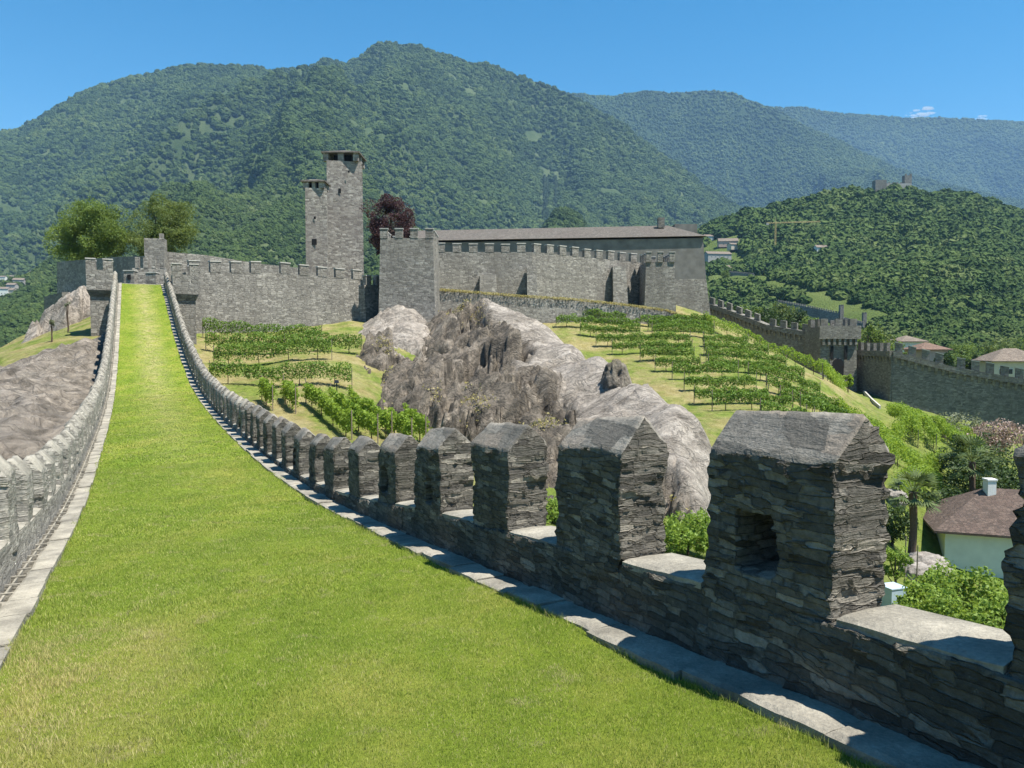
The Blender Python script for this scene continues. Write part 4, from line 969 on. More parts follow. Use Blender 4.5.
stree(896, 548, 40, .9, 'thin young tree with a stake beside the rockery', L_BUSH, 1300, .15, 16, 'young_tree', 'tree', .35, nclump=9)
stree(975, 440, 68, 4.2, 'big dark evergreen tree above the house roof', L_DARK, 7000, .26, 17, 'evergreen_tree', 'tree', .05)
stree(1010, 462, 62, 3.6, 'dark evergreen tree at the right of the house roof', L_DARK, 5500, .26, 18, 'evergreen_tree', 'tree', .05)
stree(947, 490, 58, 2.0, 'round dark shrub just left of the house roof', L_DARK, 3000, .22, 19, 'shrub', 'shrub', .03)
stree(893, 500, 50, 1.6, 'dark shrub at the foot of the left palm', L_DARK, 2500, .2, 20, 'shrub', 'shrub', .03)
stree(958, 416, 86, 3.8, 'grey-green leafy shrub mass at the foot of the town wall', L_GREYISH, 5000, .26, 21, 'shrub', 'shrub', .03)
stree(1000, 422, 80, 3.2, 'pinkish grey flowering bush right of the palms', leafmat('pinkish_leaves', (.18, .13, .11), (.4, .3, .26), .2), 4000, .24, 22, 'shrub', 'shrub', .03)
stree(905, 420, 100, 1.0, 'slim young tree left of the town wall gutter', L_VINE_Y, 900, .25, 23, 'young_tree', 'tree', .3, nclump=8)
stree(848, 372, 100, .9, 'small bright tree standing right under the gate arch', L_VINE_Y, 900, .25, 24, 'young_tree', 'tree', .3, nclump=8)
for i, (px, y, Y) in enumerate([(52, 347, 66), (68, 329, 73)]):
    p = onground(px, y + 6, Y)
    tree('young_tree', ['thin bare-stemmed sapling on the left rock slab', 'taller crooked sapling on the left grass slope'][i], p, 1.9 if i == 0 else 3.0, .35, L_GREYISH, 160, .14, .65, 'sapling', None, 6, seed=30 + i, trunk_r=.07)
def palm(px, ptop, Y, r_, label, seed):
    p = A(px, ptop, Y); z = HT(p[0], p[1]); r = np.random.default_rng(seed); th = thing('palm_tree', (p[0], p[1], z), label, 'palm tree')
    MB().tube([(p[0], p[1], z - .3), (p[0] + .1, p[1], (z + p[2]) / 2), (p[0], p[1], p[2])], [.28, .22, .26], 8).obj('trunk', BARK, th)
    vs_, fs_, c = [], [], 0
    for k in range(46):
        az = r.uniform(0, 6.28); el = r.uniform(-.6, 1.3); L = r_ * r.uniform(.75, 1.1); d = np.array([math.cos(az) * math.cos(el), math.sin(az) * math.cos(el), math.sin(el)])
        o = np.array([p[0], p[1], p[2]]); s = np.array([-math.sin(az), math.cos(az), 0]); tip = o + d * L * .62
        for j in range(9):                   # fan of narrow leaflets
            a = (j - 4) * .26; q = tip + (d * math.cos(a) + s * math.sin(a)) * L * .5 + np.array([0, 0, -.12 * L * (abs(j - 4) / 4 + .4)])
            w = s * math.cos(a) * .05 - d * math.sin(a) * .05
            vs_ += [tip - w * .5, tip + w * .5, lerp(tip, q, .6) + w, q, lerp(tip, q, .6) - w]; fs_.append((c, c + 1, c + 2, c + 3, c + 4)); c += 5
        w = s * .03; vs_ += [o - w, o + w, tip + w, tip - w]; fs_.append((c, c + 1, c + 2, c + 3)); c += 4
    obj('fronds', vs_, fs_, L_PALM, th)
palm(913, 492, 47, 1.7, 'fan palm on a dark trunk right of the nearest big merlon', 1)
palm(972, 462, 60, 2.4, 'broader fan palm in front of the dark evergreens above the house', 2)
# rockery between palm and house
for i, (px, py, Y, s) in enumerate([(926, 548, 46, 1.05), (936, 556, 45, .9), (916, 560, 44, .75), (895, 470, 56, .8)]):
    p = onground(px, py, Y); v, f = boxgrid(2, 2, 2, .12); v = v - 1; v /= np.linalg.norm(v, axis=1)[:, None] ** .75
    v = v * (1 + .3 * fbm(v * 1.3 + i * 5, 4, 33, .55, True)[:, None] * .5) * np.array([s, s, s * .75]) + p + [0, 0, s * .2]
    tag(obj('garden_rock', v, f, GRANITE_A), ['largest pale rock beside the white house', 'flat pale rock next to the house wall', 'low rock below the palm trunk', 'pale rock left of the palm on the slope'][i], 'rock')
for i, (px, Y) in enumerate([(904, 41), (916, 41)]):
    p = onground(px, 600, Y); th = tag(MB().tube([p - [0, 0, .3], p + [.02, 0, 3.2 - i * .3]], [.04, .03], 6).obj('garden_stake', POSTW), ['thin dark stake carrying the young tree in the garden', 'reddish stake between young tree and rockery'][i], 'stake')
# grey-blue storage box standing on posts by the garden
p = onground(892, 610, 37); zc = A(893, 598, 37)[2]
bx_ = thing('water_tank', (p[0], p[1], p[2]), 'pale blue-grey metal water tank standing beside the big merlon', 'tank')
TK = plain('pale_blue_metal', (.36, .45, .52), .5, .12, 2)
MB().box((p[0], p[1], zc), (.95, .9, 1.15), .3).obj('body', TK, bx_)
MB().box((p[0], p[1], zc + .6), (1.0, .95, .05), .3).obj('lid', TK, bx_)
for a in (-1, 1):
    for b in (-1, 1): MB().box((p[0] + a * .35, p[1] + b * .35, (zc - .58 + p[2] - .2) / 2), (.08, .08, zc - .58 - p[2] + .2), .3).obj('leg', POSTW, bx_)

# ------------------------------------------------------------ houses
PANE = plain('dark_glass', (.03, .035, .04), .15, .2, 3)
FRAME = plain('white_frame', (.6, .6, .58), .6, .1)
def house(name, label, c, w, d, h, roofh, wallc, roofc, rz=0.0, wins=((0, 0),), over=.4, chim=True, hip=False, group=None, cat='house', ws=(.9, 1.2)):
    th = thing(name, c, label, cat, group); ca, sa = math.cos(rz), math.sin(rz); c = np.array(c, float)
    T_ = lambda x, y, z: (c[0] + x * ca - y * sa, c[1] + x * sa + y * ca, c[2] + z)
    x, y = w / 2, d / 2
    v = [T_(*q) for q in [(-x, -y, -2), (x, -y, -2), (x, y, -2), (-x, y, -2), (-x, -y, h), (x, -y, h), (x, y, h), (-x, y, h)]]
    f = [(0, 1, 5, 4), (1, 2, 6, 5), (2, 3, 7, 6), (3, 0, 4, 7)]
    if hip: f.append((4, 5, 6, 7))
    else: v += [T_(-x, 0, h + roofh * (y / (y + over))), T_(x, 0, h + roofh * (y / (y + over)))]; f += [(4, 7, 8), (6, 5, 9)]
    obj('wall', v, f, wallc, th)
    X, Y = x + over, y + over; t = .16; k = min(X, Y) if hip else 0
    dn = -roofh * over / (y + over) * (0 if hip else 1) + .02
    v = [T_(*q) for q in [(-X, -Y, h + dn), (X, -Y, h + dn), (X, Y, h + dn), (-X, Y, h + dn), (-X + k, 0, h + roofh), (X - k, 0, h + roofh),
                          (-X, -Y, h + dn + t), (X, -Y, h + dn + t), (X, Y, h + dn + t), (-X, Y, h + dn + t), (-X + k, 0, h + roofh + t), (X - k, 0, h + roofh + t)]]
    f = [(6, 7, 11, 10), (8, 9, 10, 11), (1, 0, 4, 5), (3, 2, 5, 4), (0, 1, 7, 6), (2, 3, 9, 8)]
    f += [(7, 8, 11), (9, 6, 10), (2, 1, 5), (0, 3, 4), (1, 2, 8, 7), (3, 0, 6, 9)] if hip else [(1, 5, 11, 7), (5, 2, 8, 11), (3, 4, 10, 9), (4, 0, 6, 10)]
    rf = obj('roof', v, f, roofc, th)
    if chim:
        q = T_(x * .35, -y * .25, h + roofh * .75 + .5); MB().box(q, (.6, .6, 1.6), rz).box((q[0], q[1], q[2] + .85), (.75, .75, .12), rz).obj('chimney', FRAME, rf)
    for (u, zz) in wins:
        q = T_(u * x, -y - .02, zz); wf = window_on(th, q, (sa, -ca), ws[0], ws[1], FRAME, .06)
        q = T_(u * x, -y - .05, zz); window_on(wf, q, (sa, -ca), ws[0] * .8, ws[1] * .85, PANE, .06, 'pane')
    return th
WHITE = plain('white_render', (.6, .62, .56), .9, .08, 1.5); CREAM = plain('cream_render', (.5, .45, .36), .9, .1, 1); PINK = plain('pink_render', (.45, .33, .27), .9, .1, 1); GREYR = plain('grey_house_render', (.33, .32, .3), .9, .1, 1)
TILE_RED = stone('red_tiles', [(.15, .095, .07), (.2, .125, .09), (.24, .16, .12)], cell=(4, 4, 8), bump=.03, stain=.3)
TILE_BR = stone('dark_brown_tiles', [(.085, .062, .052), (.12, .085, .07), (.15, .11, .09)], cell=(4, 4, 8), bump=.03, stain=.2)
TILE_OC = stone('ochre_tiles', [(.16, .125, .1), (.21, .17, .135), (.25, .205, .165)], cell=(3, 3, 6), bump=.03, stain=.3)
# the white garden house: long eave facing the walk
e0 = A(934, 533, 52); w0 = A(946, 532, 52)
hw = thing('garden_house', onground(985, 565, 54), 'white house with dark brown roof and white chimney in the garden', 'house')
zE_, zR_ = e0[2], A(985, 484, 57)[2]; zG = HT(w0[0] + 3, 54) - 1
E1 = A(934, 533, 52); E2 = A(1012, 520, 50.5); E2[2] = E1[2] + .25
dv = (E2 - E1)[:2]; Lh = 9.0; dv /= np.linalg.norm(dv); nv = np.array([-dv[1], dv[0]])
def hp(u, w, z): return np.array([*(E1[:2] + dv * u + nv * w), z])
Wd_ = 7.5
f4 = [(3, 2, 1, 0), (4, 5, 6, 7), (0, 1, 5, 4), (1, 2, 6, 5), (2, 3, 7, 6), (3, 0, 4, 7)]
MB().add([hp(.8, .6, zG - 2), hp(Lh, .6, zG - 2), hp(Lh, Wd_, zG - 2), hp(.8, Wd_, zG - 2), hp(.8, .6, zE_ + .02), hp(Lh, .6, zE_ + .02), hp(Lh, Wd_, zE_ + .02), hp(.8, Wd_, zE_ + .02)], f4).obj('wall', WHITE, hw)
k = Wd_ / 2 + .4
rv = [hp(0, 0, zE_), hp(Lh + .6, 0, zE_), hp(Lh + .6, Wd_ + .7, zE_), hp(0, Wd_ + .7, zE_), hp(k * .95, k, zR_), hp(Lh + .6, k, zR_)]
rf = obj('roof', rv + [q + [0, 0, .16] for q in rv], [(6, 7, 11, 10), (8, 9, 10, 11), (9, 6, 10), (7, 8, 11), (0, 1, 7, 6), (1, 2, 8, 7), (2, 3, 9, 8), (3, 0, 6, 9), (3, 2, 1, 0), (0, 4, 5, 1), (3, 5, 4, 2)], TILE_BR, hw)
pc = A(989, 505, 54.2); MB().box((pc[0], pc[1], pc[2] + .4), (.6, .6, 2.8)).box((pc[0], pc[1], pc[2] + 1.86), (.72, .7, .12)).obj('chimney', FRAME, rf)
for px, py, Y in [(966, 514, 53.8), (1003, 500, 55)]:
    q = A(px, py, Y); MB().tube([q - [0, 0, .5], q + [0, 0, .25]], [.08, .08], 6).obj('vent_pipe', PANE, rf)
q = hp(5.6, .57, 0); zz_ = A(1000, 560, 51)[2]; window_on(hw, (q[0], q[1], zz_), -nv, .9, 1.3, PANE)

# ------------------------------------------------------------ distant relief
def relief(px_nodes, crest, Yc, Yb, zb, power, nu, nv, amp, name, mat, fs, seed, backv=.25):
    u = np.linspace(px_nodes[0], px_nodes[1], nu); v = np.linspace(0, 1 + backv, nv)
    Ug, Vg = np.meshgrid(u, v, indexing='ij')
    cy = np.interp(Ug, *zip(*crest)); zc = (345 - cy) / F * Yc
    Y = Yb + (Yc - Yb) * Vg
    X = (Ug - 512) / F * Y
    vv = np.minimum(Vg, 1)
    z = zb * (1 - vv) + Y * (zc / Yc) * vv ** power
    z = np.where(Vg > 1, zc - (Vg - 1) * (Yc - Yb) * .5, z)
    bell = np.clip(np.sin(np.pi * vv ** .8), 0, 1) * np.where(Vg > 1, 0, 1) * Y / Yc
    q = xyz(X * fs, Y * fs * .55, 0)
    warp = np.stack([vnoise(q * .8, seed + 30), vnoise(q * .8, seed + 31), np.zeros_like(X)], -1) * .5
    z = z + amp * bell * (fbm(q + warp, 5, seed, .48, True) - 1.0) * (zc - zb).clip(20) / 1000 + fbm(xyz(X * fs * 14, Y * fs * 14, 0), 3, seed + 9) * amp * .02 * (1 + 0 * bell)
    def at(uu, vv_):                       # bilinear lookup for planting
        a = (uu - u[0]) / (u[1] - u[0]); b = vv_ / (v[1] - v[0]); i = np.clip(a.astype(int), 0, nu - 2); j = np.clip(b.astype(int), 0, nv - 2); a -= i; b -= j
        g_ = lambda M: M[i, j] * (1 - a) * (1 - b) + M[i + 1, j] * a * (1 - b) + M[i, j + 1] * (1 - a) * b + M[i + 1, j + 1] * a * b
        return np.stack([g_(X), g_(Y), g_(z)], -1)
    tag(obj(name, np.stack([X, Y, z], -1).reshape(-1, 3), grid_faces(nu, nv), mat, None, True), kind='structure')
    return at, (X, Y, z)
def forest_floor(name, a, b, sc):
    m = NT(name); p = m.pos(); n = m.noise(p, sc, 6, .6); f = m.noise(p, sc * 30, 5, .7)
    c = m.ramp(n, [(.35, a), (.7, b)]); return m.done(m.bsdf(c, .95, m.bump(f, 4), .1))
FL_M = forest_floor('mountain_forest_floor', (.035, .06, .02), (.09, .115, .05), .006)
FL_H = forest_floor('meadow_floor', (.085, .13, .03), (.15, .19, .055), .02)
FL_D = forest_floor('dark_forest_floor', (.025, .045, .016), (.045, .07, .025), .004)
C1 = [(-700, 260), (-300, 200), (-100, 150), (0, 132), (30, 125), (60, 106), (100, 86), (125, 81), (150, 72), (200, 63), (230, 67), (260, 66), (300, 70), (330, 60), (350, 62), (365, 55), (376, 46), (390, 41), (420, 47), (450, 54), (500, 68), (540, 82), (575, 95), (620, 121), (660, 150), (700, 180), (740, 205), (800, 228), (900, 245), (1500, 300), (2000, 330)]
C2 = [(300, 160), (500, 115), (560, 95), (575, 93), (590, 96), (620, 96), (640, 92), (680, 93), (715, 90), (735, 96), (760, 106), (775, 112), (800, 125), (840, 143), (880, 162), (930, 180), (1024, 200), (1600, 260)]
C3 = [(500, 160), (700, 118), (775, 111), (800, 112), (830, 117), (860, 119), (900, 122), (940, 122), (980, 124), (1024, 126), (1100, 122), (1300, 140), (1700, 220)]
CH = [(560, 300), (640, 262), (690, 236), (715, 222), (740, 212), (770, 204), (800, 198), (830, 191), (870, 188), (920, 189), (960, 193), (1000, 205), (1024, 215), (1150, 250), (1400, 300)]
C1L = [(a, b + 7) for a, b in C1]; C2L = [(a, b + 4) for a, b in C2]; CHL = [(a, b + 6) for a, b in CH]
M3, _ = relief((480, 1700), C3, 7000, 4600, 100, .7, 300, 90, 330, 'far_mountain', FL_D, 1 / 1500, 50)
M2, _ = relief((280, 1600), C2L, 4900, 3000, 0, .8, 340, 120, 450, 'middle_mountain', FL_D, 1 / 1100, 40)
M1, _ = relief((-700, 2000), C1L, 3300, 420, -16, .9, 620, 240, 520, 'front_mountain', FL_M, 1 / 760, 30)
MH, MHg = relief((560, 1400), CHL, 1000, 190, -14, .95, 260, 120, 110, 'castle_hill', FL_H, 1 / 260, 20)

def canopy(name, pts, sc, mat, label, sub=3, noise=1.7, amp=.75, squash=.85):
    me = bpy.data.meshes.new(name); me.vertices.add(len(pts)); me.vertices.foreach_set('co', pts.astype(np.float32).ravel())
    at = me.attributes.new('sc', 'FLOAT', 'POINT'); at.data.foreach_set('value', sc.astype(np.float32))
    me.update(); o = bpy.data.objects.new(name, me); COL.objects.link(o)
    ng = bpy.data.node_groups.new(name, 'GeometryNodeTree')
    ng.interface.new_socket('Geometry', in_out='INPUT', socket_type='NodeSocketGeometry'); ng.interface.new_socket('Geometry', in_out='OUTPUT', socket_type='NodeSocketGeometry')
    N = ng.nodes.new; L = ng.links.new
    gi, go = N('NodeGroupInput'), N('NodeGroupOutput')
    join = N('GeometryNodeGeometryToInstance')
    for vi in range(4):
        ico = N('GeometryNodeMeshIcoSphere'); ico.inputs['Radius'].default_value = 1; ico.inputs['Subdivisions'].default_value = sub
        pos = N('GeometryNodeInputPosition'); ad = N('ShaderNodeVectorMath'); ad.operation = 'ADD'; L(pos.outputs[0], ad.inputs[0]); ad.inputs[1].default_value = (vi * 7.3, vi * 3.1, vi * 5.7)
        nz = N('ShaderNodeTexNoise'); nz.inputs['Scale'].default_value = noise; nz.inputs['Detail'].default_value = 4; nz.inputs['Roughness'].default_value = .7
        L(ad.outputs[0], nz.inputs['Vector'])
        sb = N('ShaderNodeVectorMath'); sb.operation = 'SUBTRACT'; L(nz.outputs['Color'], sb.inputs[0]); sb.inputs[1].default_value = (.5, .5, .5)
        ml = N('ShaderNodeVectorMath'); ml.operation = 'SCALE'; L(sb.outputs[0], ml.inputs[0]); ml.inputs['Scale'].default_value = amp * 2.4
        sp = N('GeometryNodeSetPosition'); L(ico.outputs['Mesh'], sp.inputs['Geometry']); L(ml.outputs[0], sp.inputs['Offset'])
        sm = N('GeometryNodeSetMaterial'); L(sp.outputs[0], sm.inputs['Geometry']); sm.inputs['Material'].default_value = mat
        tr = N('GeometryNodeTransform'); L(sm.outputs[0], tr.inputs['Geometry']); tr.inputs['Scale'].default_value = (1, 1, squash * (1 + .25 * (vi % 2)))
        L(tr.outputs[0], join.inputs[0])
    iop = N('GeometryNodeInstanceOnPoints'); L(gi.outputs[0], iop.inputs['Points']); L(join.outputs[0], iop.inputs['Instance'])
    iop.inputs['Pick Instance'].default_value = True
    rv_ = N('FunctionNodeRandomValue'); rv_.data_type = 'INT'; rv_.inputs[4].default_value = 0; rv_.inputs[5].default_value = 3; L(rv_.outputs[2], iop.inputs['Instance Index'])
    rr = N('FunctionNodeRandomValue'); rr.data_type = 'FLOAT_VECTOR'; rr.inputs[0].default_value = (-.15, -.15, 0); rr.inputs[1].default_value = (.15, .15, 6.28); L(rr.outputs[0], iop.inputs['Rotation'])
    na = N('GeometryNodeInputNamedAttribute'); na.data_type = 'FLOAT'; na.inputs['Name'].default_value = 'sc'; L(na.outputs[0], iop.inputs['Scale'])
    L(iop.outputs[0], go.inputs[0])
    md = o.modifiers.new('canopy', 'NODES'); md.node_group = ng
    me.materials.append(mat)
    return tag(o, label, 'forest', kind='stuff')
def canopy_mat(name, cols, sc, bd):
    m = NT(name); oi = m.n('ShaderNodeObjectInfo'); p = m.pos()
    big = m.noise(p, sc, 5, .6); f = m.noise(p, sc * 120, 4, .7)
    fac = m.math('ADD', m.math('MULTIPLY', oi.outputs['Random'], .5), m.math('MULTIPLY', m.ramp(big, [(.3, 0.0), (.7, 1.0)]), .5))
    c = m.ramp(fac, [(i / (len(cols) - 1), q) for i, q in enumerate(cols)])
    c = m.mixc(.7, c, m.ramp(f, [(.3, (.45, .45, .45)), (.65, (1.25, 1.25, 1.2))]), 'MULTIPLY')
    b = m.bsdf(c, .8, m.bump(f, bd), .15); t = m.n('ShaderNodeBsdfTranslucent', {'Color': c}).outputs[0]
    return m.done(m.n('ShaderNodeMixShader', {0: .2, 1: b, 2: t}).outputs[0])
CM = canopy_mat('mountain_canopy', [(.022, .044, .014), (.05, .086, .024), (.078, .122, .032), (.13, .17, .05)], .004, 2.5)
CHM = canopy_mat('hill_canopy', [(.025, .055, .016), (.06, .11, .026), (.11, .165, .042), (.18, .22, .08)], .012, 1.2)
def plant(at, n, u0, u1, v0, v1, bias=1.0, excl=None):
    u = rng.uniform(u0, u1, n); v = v0 + (v1 - v0) * rng.uniform(0, 1, n) ** bias
    if excl is not None:
        k = ~excl(u, v); u, v = u[k], v[k]
    return at(u, v)
p3 = plant(M3, 38000, 700, 1250, .25, 1.02); canopy('forest', p3, rng.uniform(9, 17, len(p3)), CM, 'bluish forest covering the farthest mountain on the right', 2)
p2 = plant(M2, 60000, 520, 1150, .2, 1.01); canopy('forest', p2, rng.uniform(6, 12.5, len(p2)), CM, 'forest covering the middle mountain right of the main peak', 2)
p1 = plant(M1, 150000, -150, 900, .03, 1.005, 1.15)
k1 = np.clip(p1[:, 1] * .0034, 3.0, 8.5) * rng.uniform(.5, 1.45, len(p1)) ** 1.3
sx_ = 512 + F * p1[:, 0] / p1[:, 1]; sy_ = 345 - F * p1[:, 2] / p1[:, 1]
# two straight cleared strips down the slope, and clearings round the valley houses
lane = (np.abs(sx_ - 545) < 4) | (np.abs(sx_ - 555) < 3)
lane &= (p1[:, 1] > 1500) & (p1[:, 1] < 2950)
glade = ((vnoise(p1 * .004, 66) > .42) & (p1[:, 1] < 900)) | (vnoise(p1 * .011, 67) + .4 * vnoise(p1 * .04, 68) > .78)
keep = ~(lane | glade); canopy('forest', p1[keep], k1[keep], CM, 'dense green forest covering the big front mountain', 3)
L_ = np.array([((px + o) / F * Y_, Y_) for Y_ in np.arange(1550, 2900, 7) for px, o in ((545 - 512, -1), (545 - 512, 1.2), (555 - 512, 0))])
# darker conifers along the strip
def m1z(x, y):
    v = (y - 420) / (3300 - 420); u = 512 + F * x / y; return M1(u, v)
lp = m1z(L_[:, 0] + rng.normal(0, 1.5, len(L_)), L_[:, 1])
CD = canopy_mat('conifer_canopy', [(.015, .03, .012), (.025, .045, .015), (.03, .055, .02), (.04, .06, .022)], .01, 2)
canopy('conifer_strip', lp, lp[:, 1] * rng.uniform(.0019, .0028, len(lp)), CD, 'two straight dark conifer lines running down the front mountain', 2, squash=1.5)
def hitH(px, py):                         # where a sight line meets the castle hill
    v = np.linspace(0, 1, 400); q = MH(np.full(400, float(px)), v); y = 345 - F * q[:, 2] / q[:, 1]
    i = np.where(y <= py)[0]; return q[i[0]] if len(i) else q[-1]
hp_px = lambda P: (512 + F * P[:, 0] / P[:, 1], 345 - F * P[:, 2] / P[:, 1])
ph = plant(MH, 11000, 600, 1200, .0, 1.01, 1.1)
hx, hy = hp_px(ph)
wob = vnoise(ph * .03, 5) * 4
meadow = (hx > 762) & (hx < 885) & (np.abs(hy + wob * .6 - (284 + (hx - 765) * .29)) < 5.5)
meadow |= (hx > 700) & (hx < 772) & (np.abs(hy - 281) < 5)
meadow |= (hx > 768) & (hx < 872) & (hy > 296 + (hx - 768) * .2) & (hy < 316 + (hx - 768) * .2)
meadow |= (hx > 838) & (hx < 868) & (np.abs(hy - (203 - (hx - 850) * .15)) < 2.2)
town = (hx < 745) & (hy > 238) & (hy < 268) & (vnoise(ph * .02, 15) > -.2)
keep = ~(meadow | town)
canopy('forest', ph[keep], (np.clip(ph[keep][:, 1] * .0085, 2.6, 7.5) * rng.uniform(.45, 1.5, keep.sum())), CHM, 'dense green wood covering the castle hill on the right', 4, 1.9, .8)

# ------------------------------------------------------------ far buildings
def far_house(px, py, w, d, h, rh, wc, rc, label, rz=0.0, Yf=None, name='far_house', wins=((-.5, 1.6), (.1, 1.6), (.6, 1.6)), hip=False, chim=False, ref=None):
    q = (ref or hitH)(px, py); return house(name, label, q, w, d, h, rh, wc, rc, rz, wins, .5, chim, hip)
far_house(716, 262, 26, 12, 7, 3, GREYR, TILE_OC, 'long grey terraced building just right of the palace corner', .15, wins=((-.7, 4), (-.35, 4), (0, 4), (.35, 4), (.7, 4)))
far_house(726, 247, 22, 10, 5, 3.5, PINK, TILE_OC, 'pinkish house with low roof above the terraced building', -.1)
far_house(738, 250, 26, 10, 4, 2, CREAM, TILE_OC, 'cream flat building on the hill below the crane', .2, wins=((-.7, 2.2), (-.3, 2.2), (.1, 2.2), (.5, 2.2)))
far_house(722, 274, 12, 9, 5, 2.5, GREYR, TILE_OC, 'small grey house beside the round bushy tree', .1)
far_house(708, 243, 14, 9, 6, 2.5, WHITE, TILE_OC, 'white house at the top of the hillside cluster', 0)
far_house(818, 257, 11, 8, 8, 2.5, WHITE, TILE_OC, 'white house alone among the trees right of the crane', .1, wins=((-.4, 4), (.4, 4)))
far_house(812, 254, 7, 8, 5, 2.5, CREAM, TILE_OC, 'cream annex touching the lone white house', .1)
far_house(829, 199, 10, 8, 3, 1.5, WHITE, TILE_OC, 'tiny white house in the high meadow below the hilltop castle', 0)
def hitM1(px, py):
    v = np.linspace(0, 1, 900); q = M1(np.full(900, float(px)), v); y = 345 - F * q[:, 2] / q[:, 1]
    i = np.where(y <= py)[0]; return q[i[0]] if len(i) else q[-1]
for i, (px, py, w, h, wc, lab, rz) in enumerate([(5, 281, 16, 5, WHITE, 'white house highest of the far left village', .1), (14, 280, 13, 6, CREAM, 'cream house with red-brown roof in the far left village', -.2), (5, 296, 15, 7, WHITE, 'large white house lowest of the far left village', .2),
        (13, 296, 12, 6, CREAM, 'cream house at the right of the lowest far left village row', 0), (22, 284, 12, 4, GREYR, 'grey low house at the right edge of the far left village', .3), (34, 275, 14, 4, WHITE, 'white roofed shed below the meadow on the far left', 0), (15, 290, 10, 5, GREYR, 'small grey house in the middle of the far left village', .1)]):
    far_house(px, py, w, 9, h, 2.5, wc, TILE_OC, lab, rz, ref=hitM1)
# houses beyond the town wall
def nhouse(px, ytop, Y, w, d, h, rh, wc, rc, label, rz=0.0, hip=True, wins=((-.5, 2), (.4, 2))):
    p = A(px, ytop, Y); return house('town_house', label, (p[0], p[1], p[2] - h - rh), w, d, h, rh, wc, rc, rz, wins, .7, False, hip)
nhouse(1010, 349, 160, 10.5, 8, 7, 2.6, CREAM, TILE_OC, 'large house with ochre hipped roof beyond the town wall at right', -.1, wins=((-.7, 5), (-.35, 5), (0, 5), (.4, 5)))
nhouse(926, 343, 175, 6.5, 6, 6, 1.6, PINK, TILE_RED, 'house with orange-red roof beyond the town wall', .15)
nhouse(906, 336, 190, 6, 6, 6, 1.5, WHITE, TILE_OC, 'pale roofed house left of the orange-red roof', .1)

# hilltop castle
q = hitH(890, 190); hc_ = thing('hilltop_castle', q, 'small distant castle with a square tower on the wooded hilltop', 'castle'); s_ = q[1] / F
MB().box((q[0] - 15 * s_, q[1], q[2] + 5 * s_), (11 * s_, 9, 13 * s_)).obj('round_keep', STONE_FAR, hc_)
MB().box((q[0] + 2 * s_, q[1] + 2, q[2] + 4 * s_), (28 * s_, 8, 9 * s_)).obj('wall', plain('pale_distant_wall', (.3, .29, .27), .9, .2, .2), hc_)
MB().box((q[0] + 14 * s_, q[1] + 5, q[2] + 8 * s_), (7 * s_, 7, 18 * s_)).obj('tower', STONE_FAR, hc_)
for k in range(7): MB().box((q[0] - 10 * s_ + k * 4 * s_, q[1] - 1.5, q[2] + 8.5 * s_ + .7), (1.6 * s_, .8, 1.6)).obj('merlon', STONE_FAR, hc_)
for k in (-1, 1): MB().box((q[0] + 14 * s_ + k * 2.4 * s_, q[1] + 1.8, q[2] + 17 * s_ + .9), (1.6 * s_, .8, 2)).obj('merlon', STONE_FAR, hc_)
# lower hill castle walls, standing on the slope
def hwall(pxs, label, h, name='hill_wall'):
    pts = [];  bs = []
    for px, py in pxs:
        q = hitH(px, py + 4); pts.append((q[0], q[1], q[2] + h)); bs.append(q[2] - 3)
    return cren_wall(name, label, 'castle wall', pts, bs, 1, 1.0, .8, .8, STONE_FAR, capmat=None)
hwall([(704, 272), (726, 272), (752, 275)], 'thin distant crenellated wall above the meadow near the round tree', 3)
hwall([(776, 306), (806, 313), (838, 319)], 'distant crenellated wall crossing the meadow behind the gate tower', 5.5)
hwall([(841, 322), (862, 327)], 'short distant crenellated wall right of its slim tower', 4)
for px, py, w, h, lab in [(839, 322, 2.2, 9, 'slim distant wall tower in the middle of the far wall'), (862, 328, 2.0, 8, 'slim distant end tower of the far wall')]:
    q = hitH(px, py); tag(MB().box((q[0], q[1] - 1.5, q[2] + h / 2 - 2), (w, w, h + 4)).box((q[0] - w * .3, q[1] - 1.5, q[2] + h + .4), (w * .35, w, .9)).box((q[0] + w * .3, q[1] - 1.5, q[2] + h + .4), (w * .35, w, .9)).obj('wall_tower', STONE_DARK), lab, 'tower')
q = hitH(724, 282); tree('round_tree', 'round clipped tree beside the small grey house on the hill', q, 9, 4.2, L_TREE, 3500, .5, .1, seed=60)
# construction crane
q = hitH(773, 256); s_ = q[1] / F; YEL = plain('crane_yellow', (.45, .34, .14), .5, .1, 1); cr = thing('tower_crane', q, 'yellow tower crane standing among the hillside trees', 'crane')
def lattice(a, b, w, mat, name, par):
    a, b = np.array(a, float), np.array(b, float); d = b - a; L = np.linalg.norm(d); d /= L; e = np.cross(d, [0, 1, 0]); e /= np.linalg.norm(e); f_ = np.cross(d, e); m = MB(); c = [a + (e * i + f_ * j) * w / 2 for i, j in ((-1, -1), (1, -1), (1, 1), (-1, 1))]
    n = max(2, int(L / (w * 1.2)))
    for k in range(4):
        m.tube([c[k], c[k] + d * L], [w * .12] * 2, 4)
        for i in range(n): m.tube([c[k] + d * L * i / n, c[(k + 1) % 4] + d * L * (i + 1) / n], [w * .07] * 2, 3)
    return m.obj(name, mat, par)
top = q + [0, 0, 31 * s_]
lattice(q, top, 1.3, YEL, 'mast', cr); lattice(top + [-9 * s_, 0, 0], top + [44 * s_, 0, 1.5 * s_], .8, YEL, 'jib', cr)
MB().box(top + [-8 * s_, 0, -1.2], (2.5, 1.5, 2)).obj('counterweight', GREYR, cr); MB().tube([top, top + [0, 0, 5]], [.5, .2], 4).obj('apex', YEL, cr)

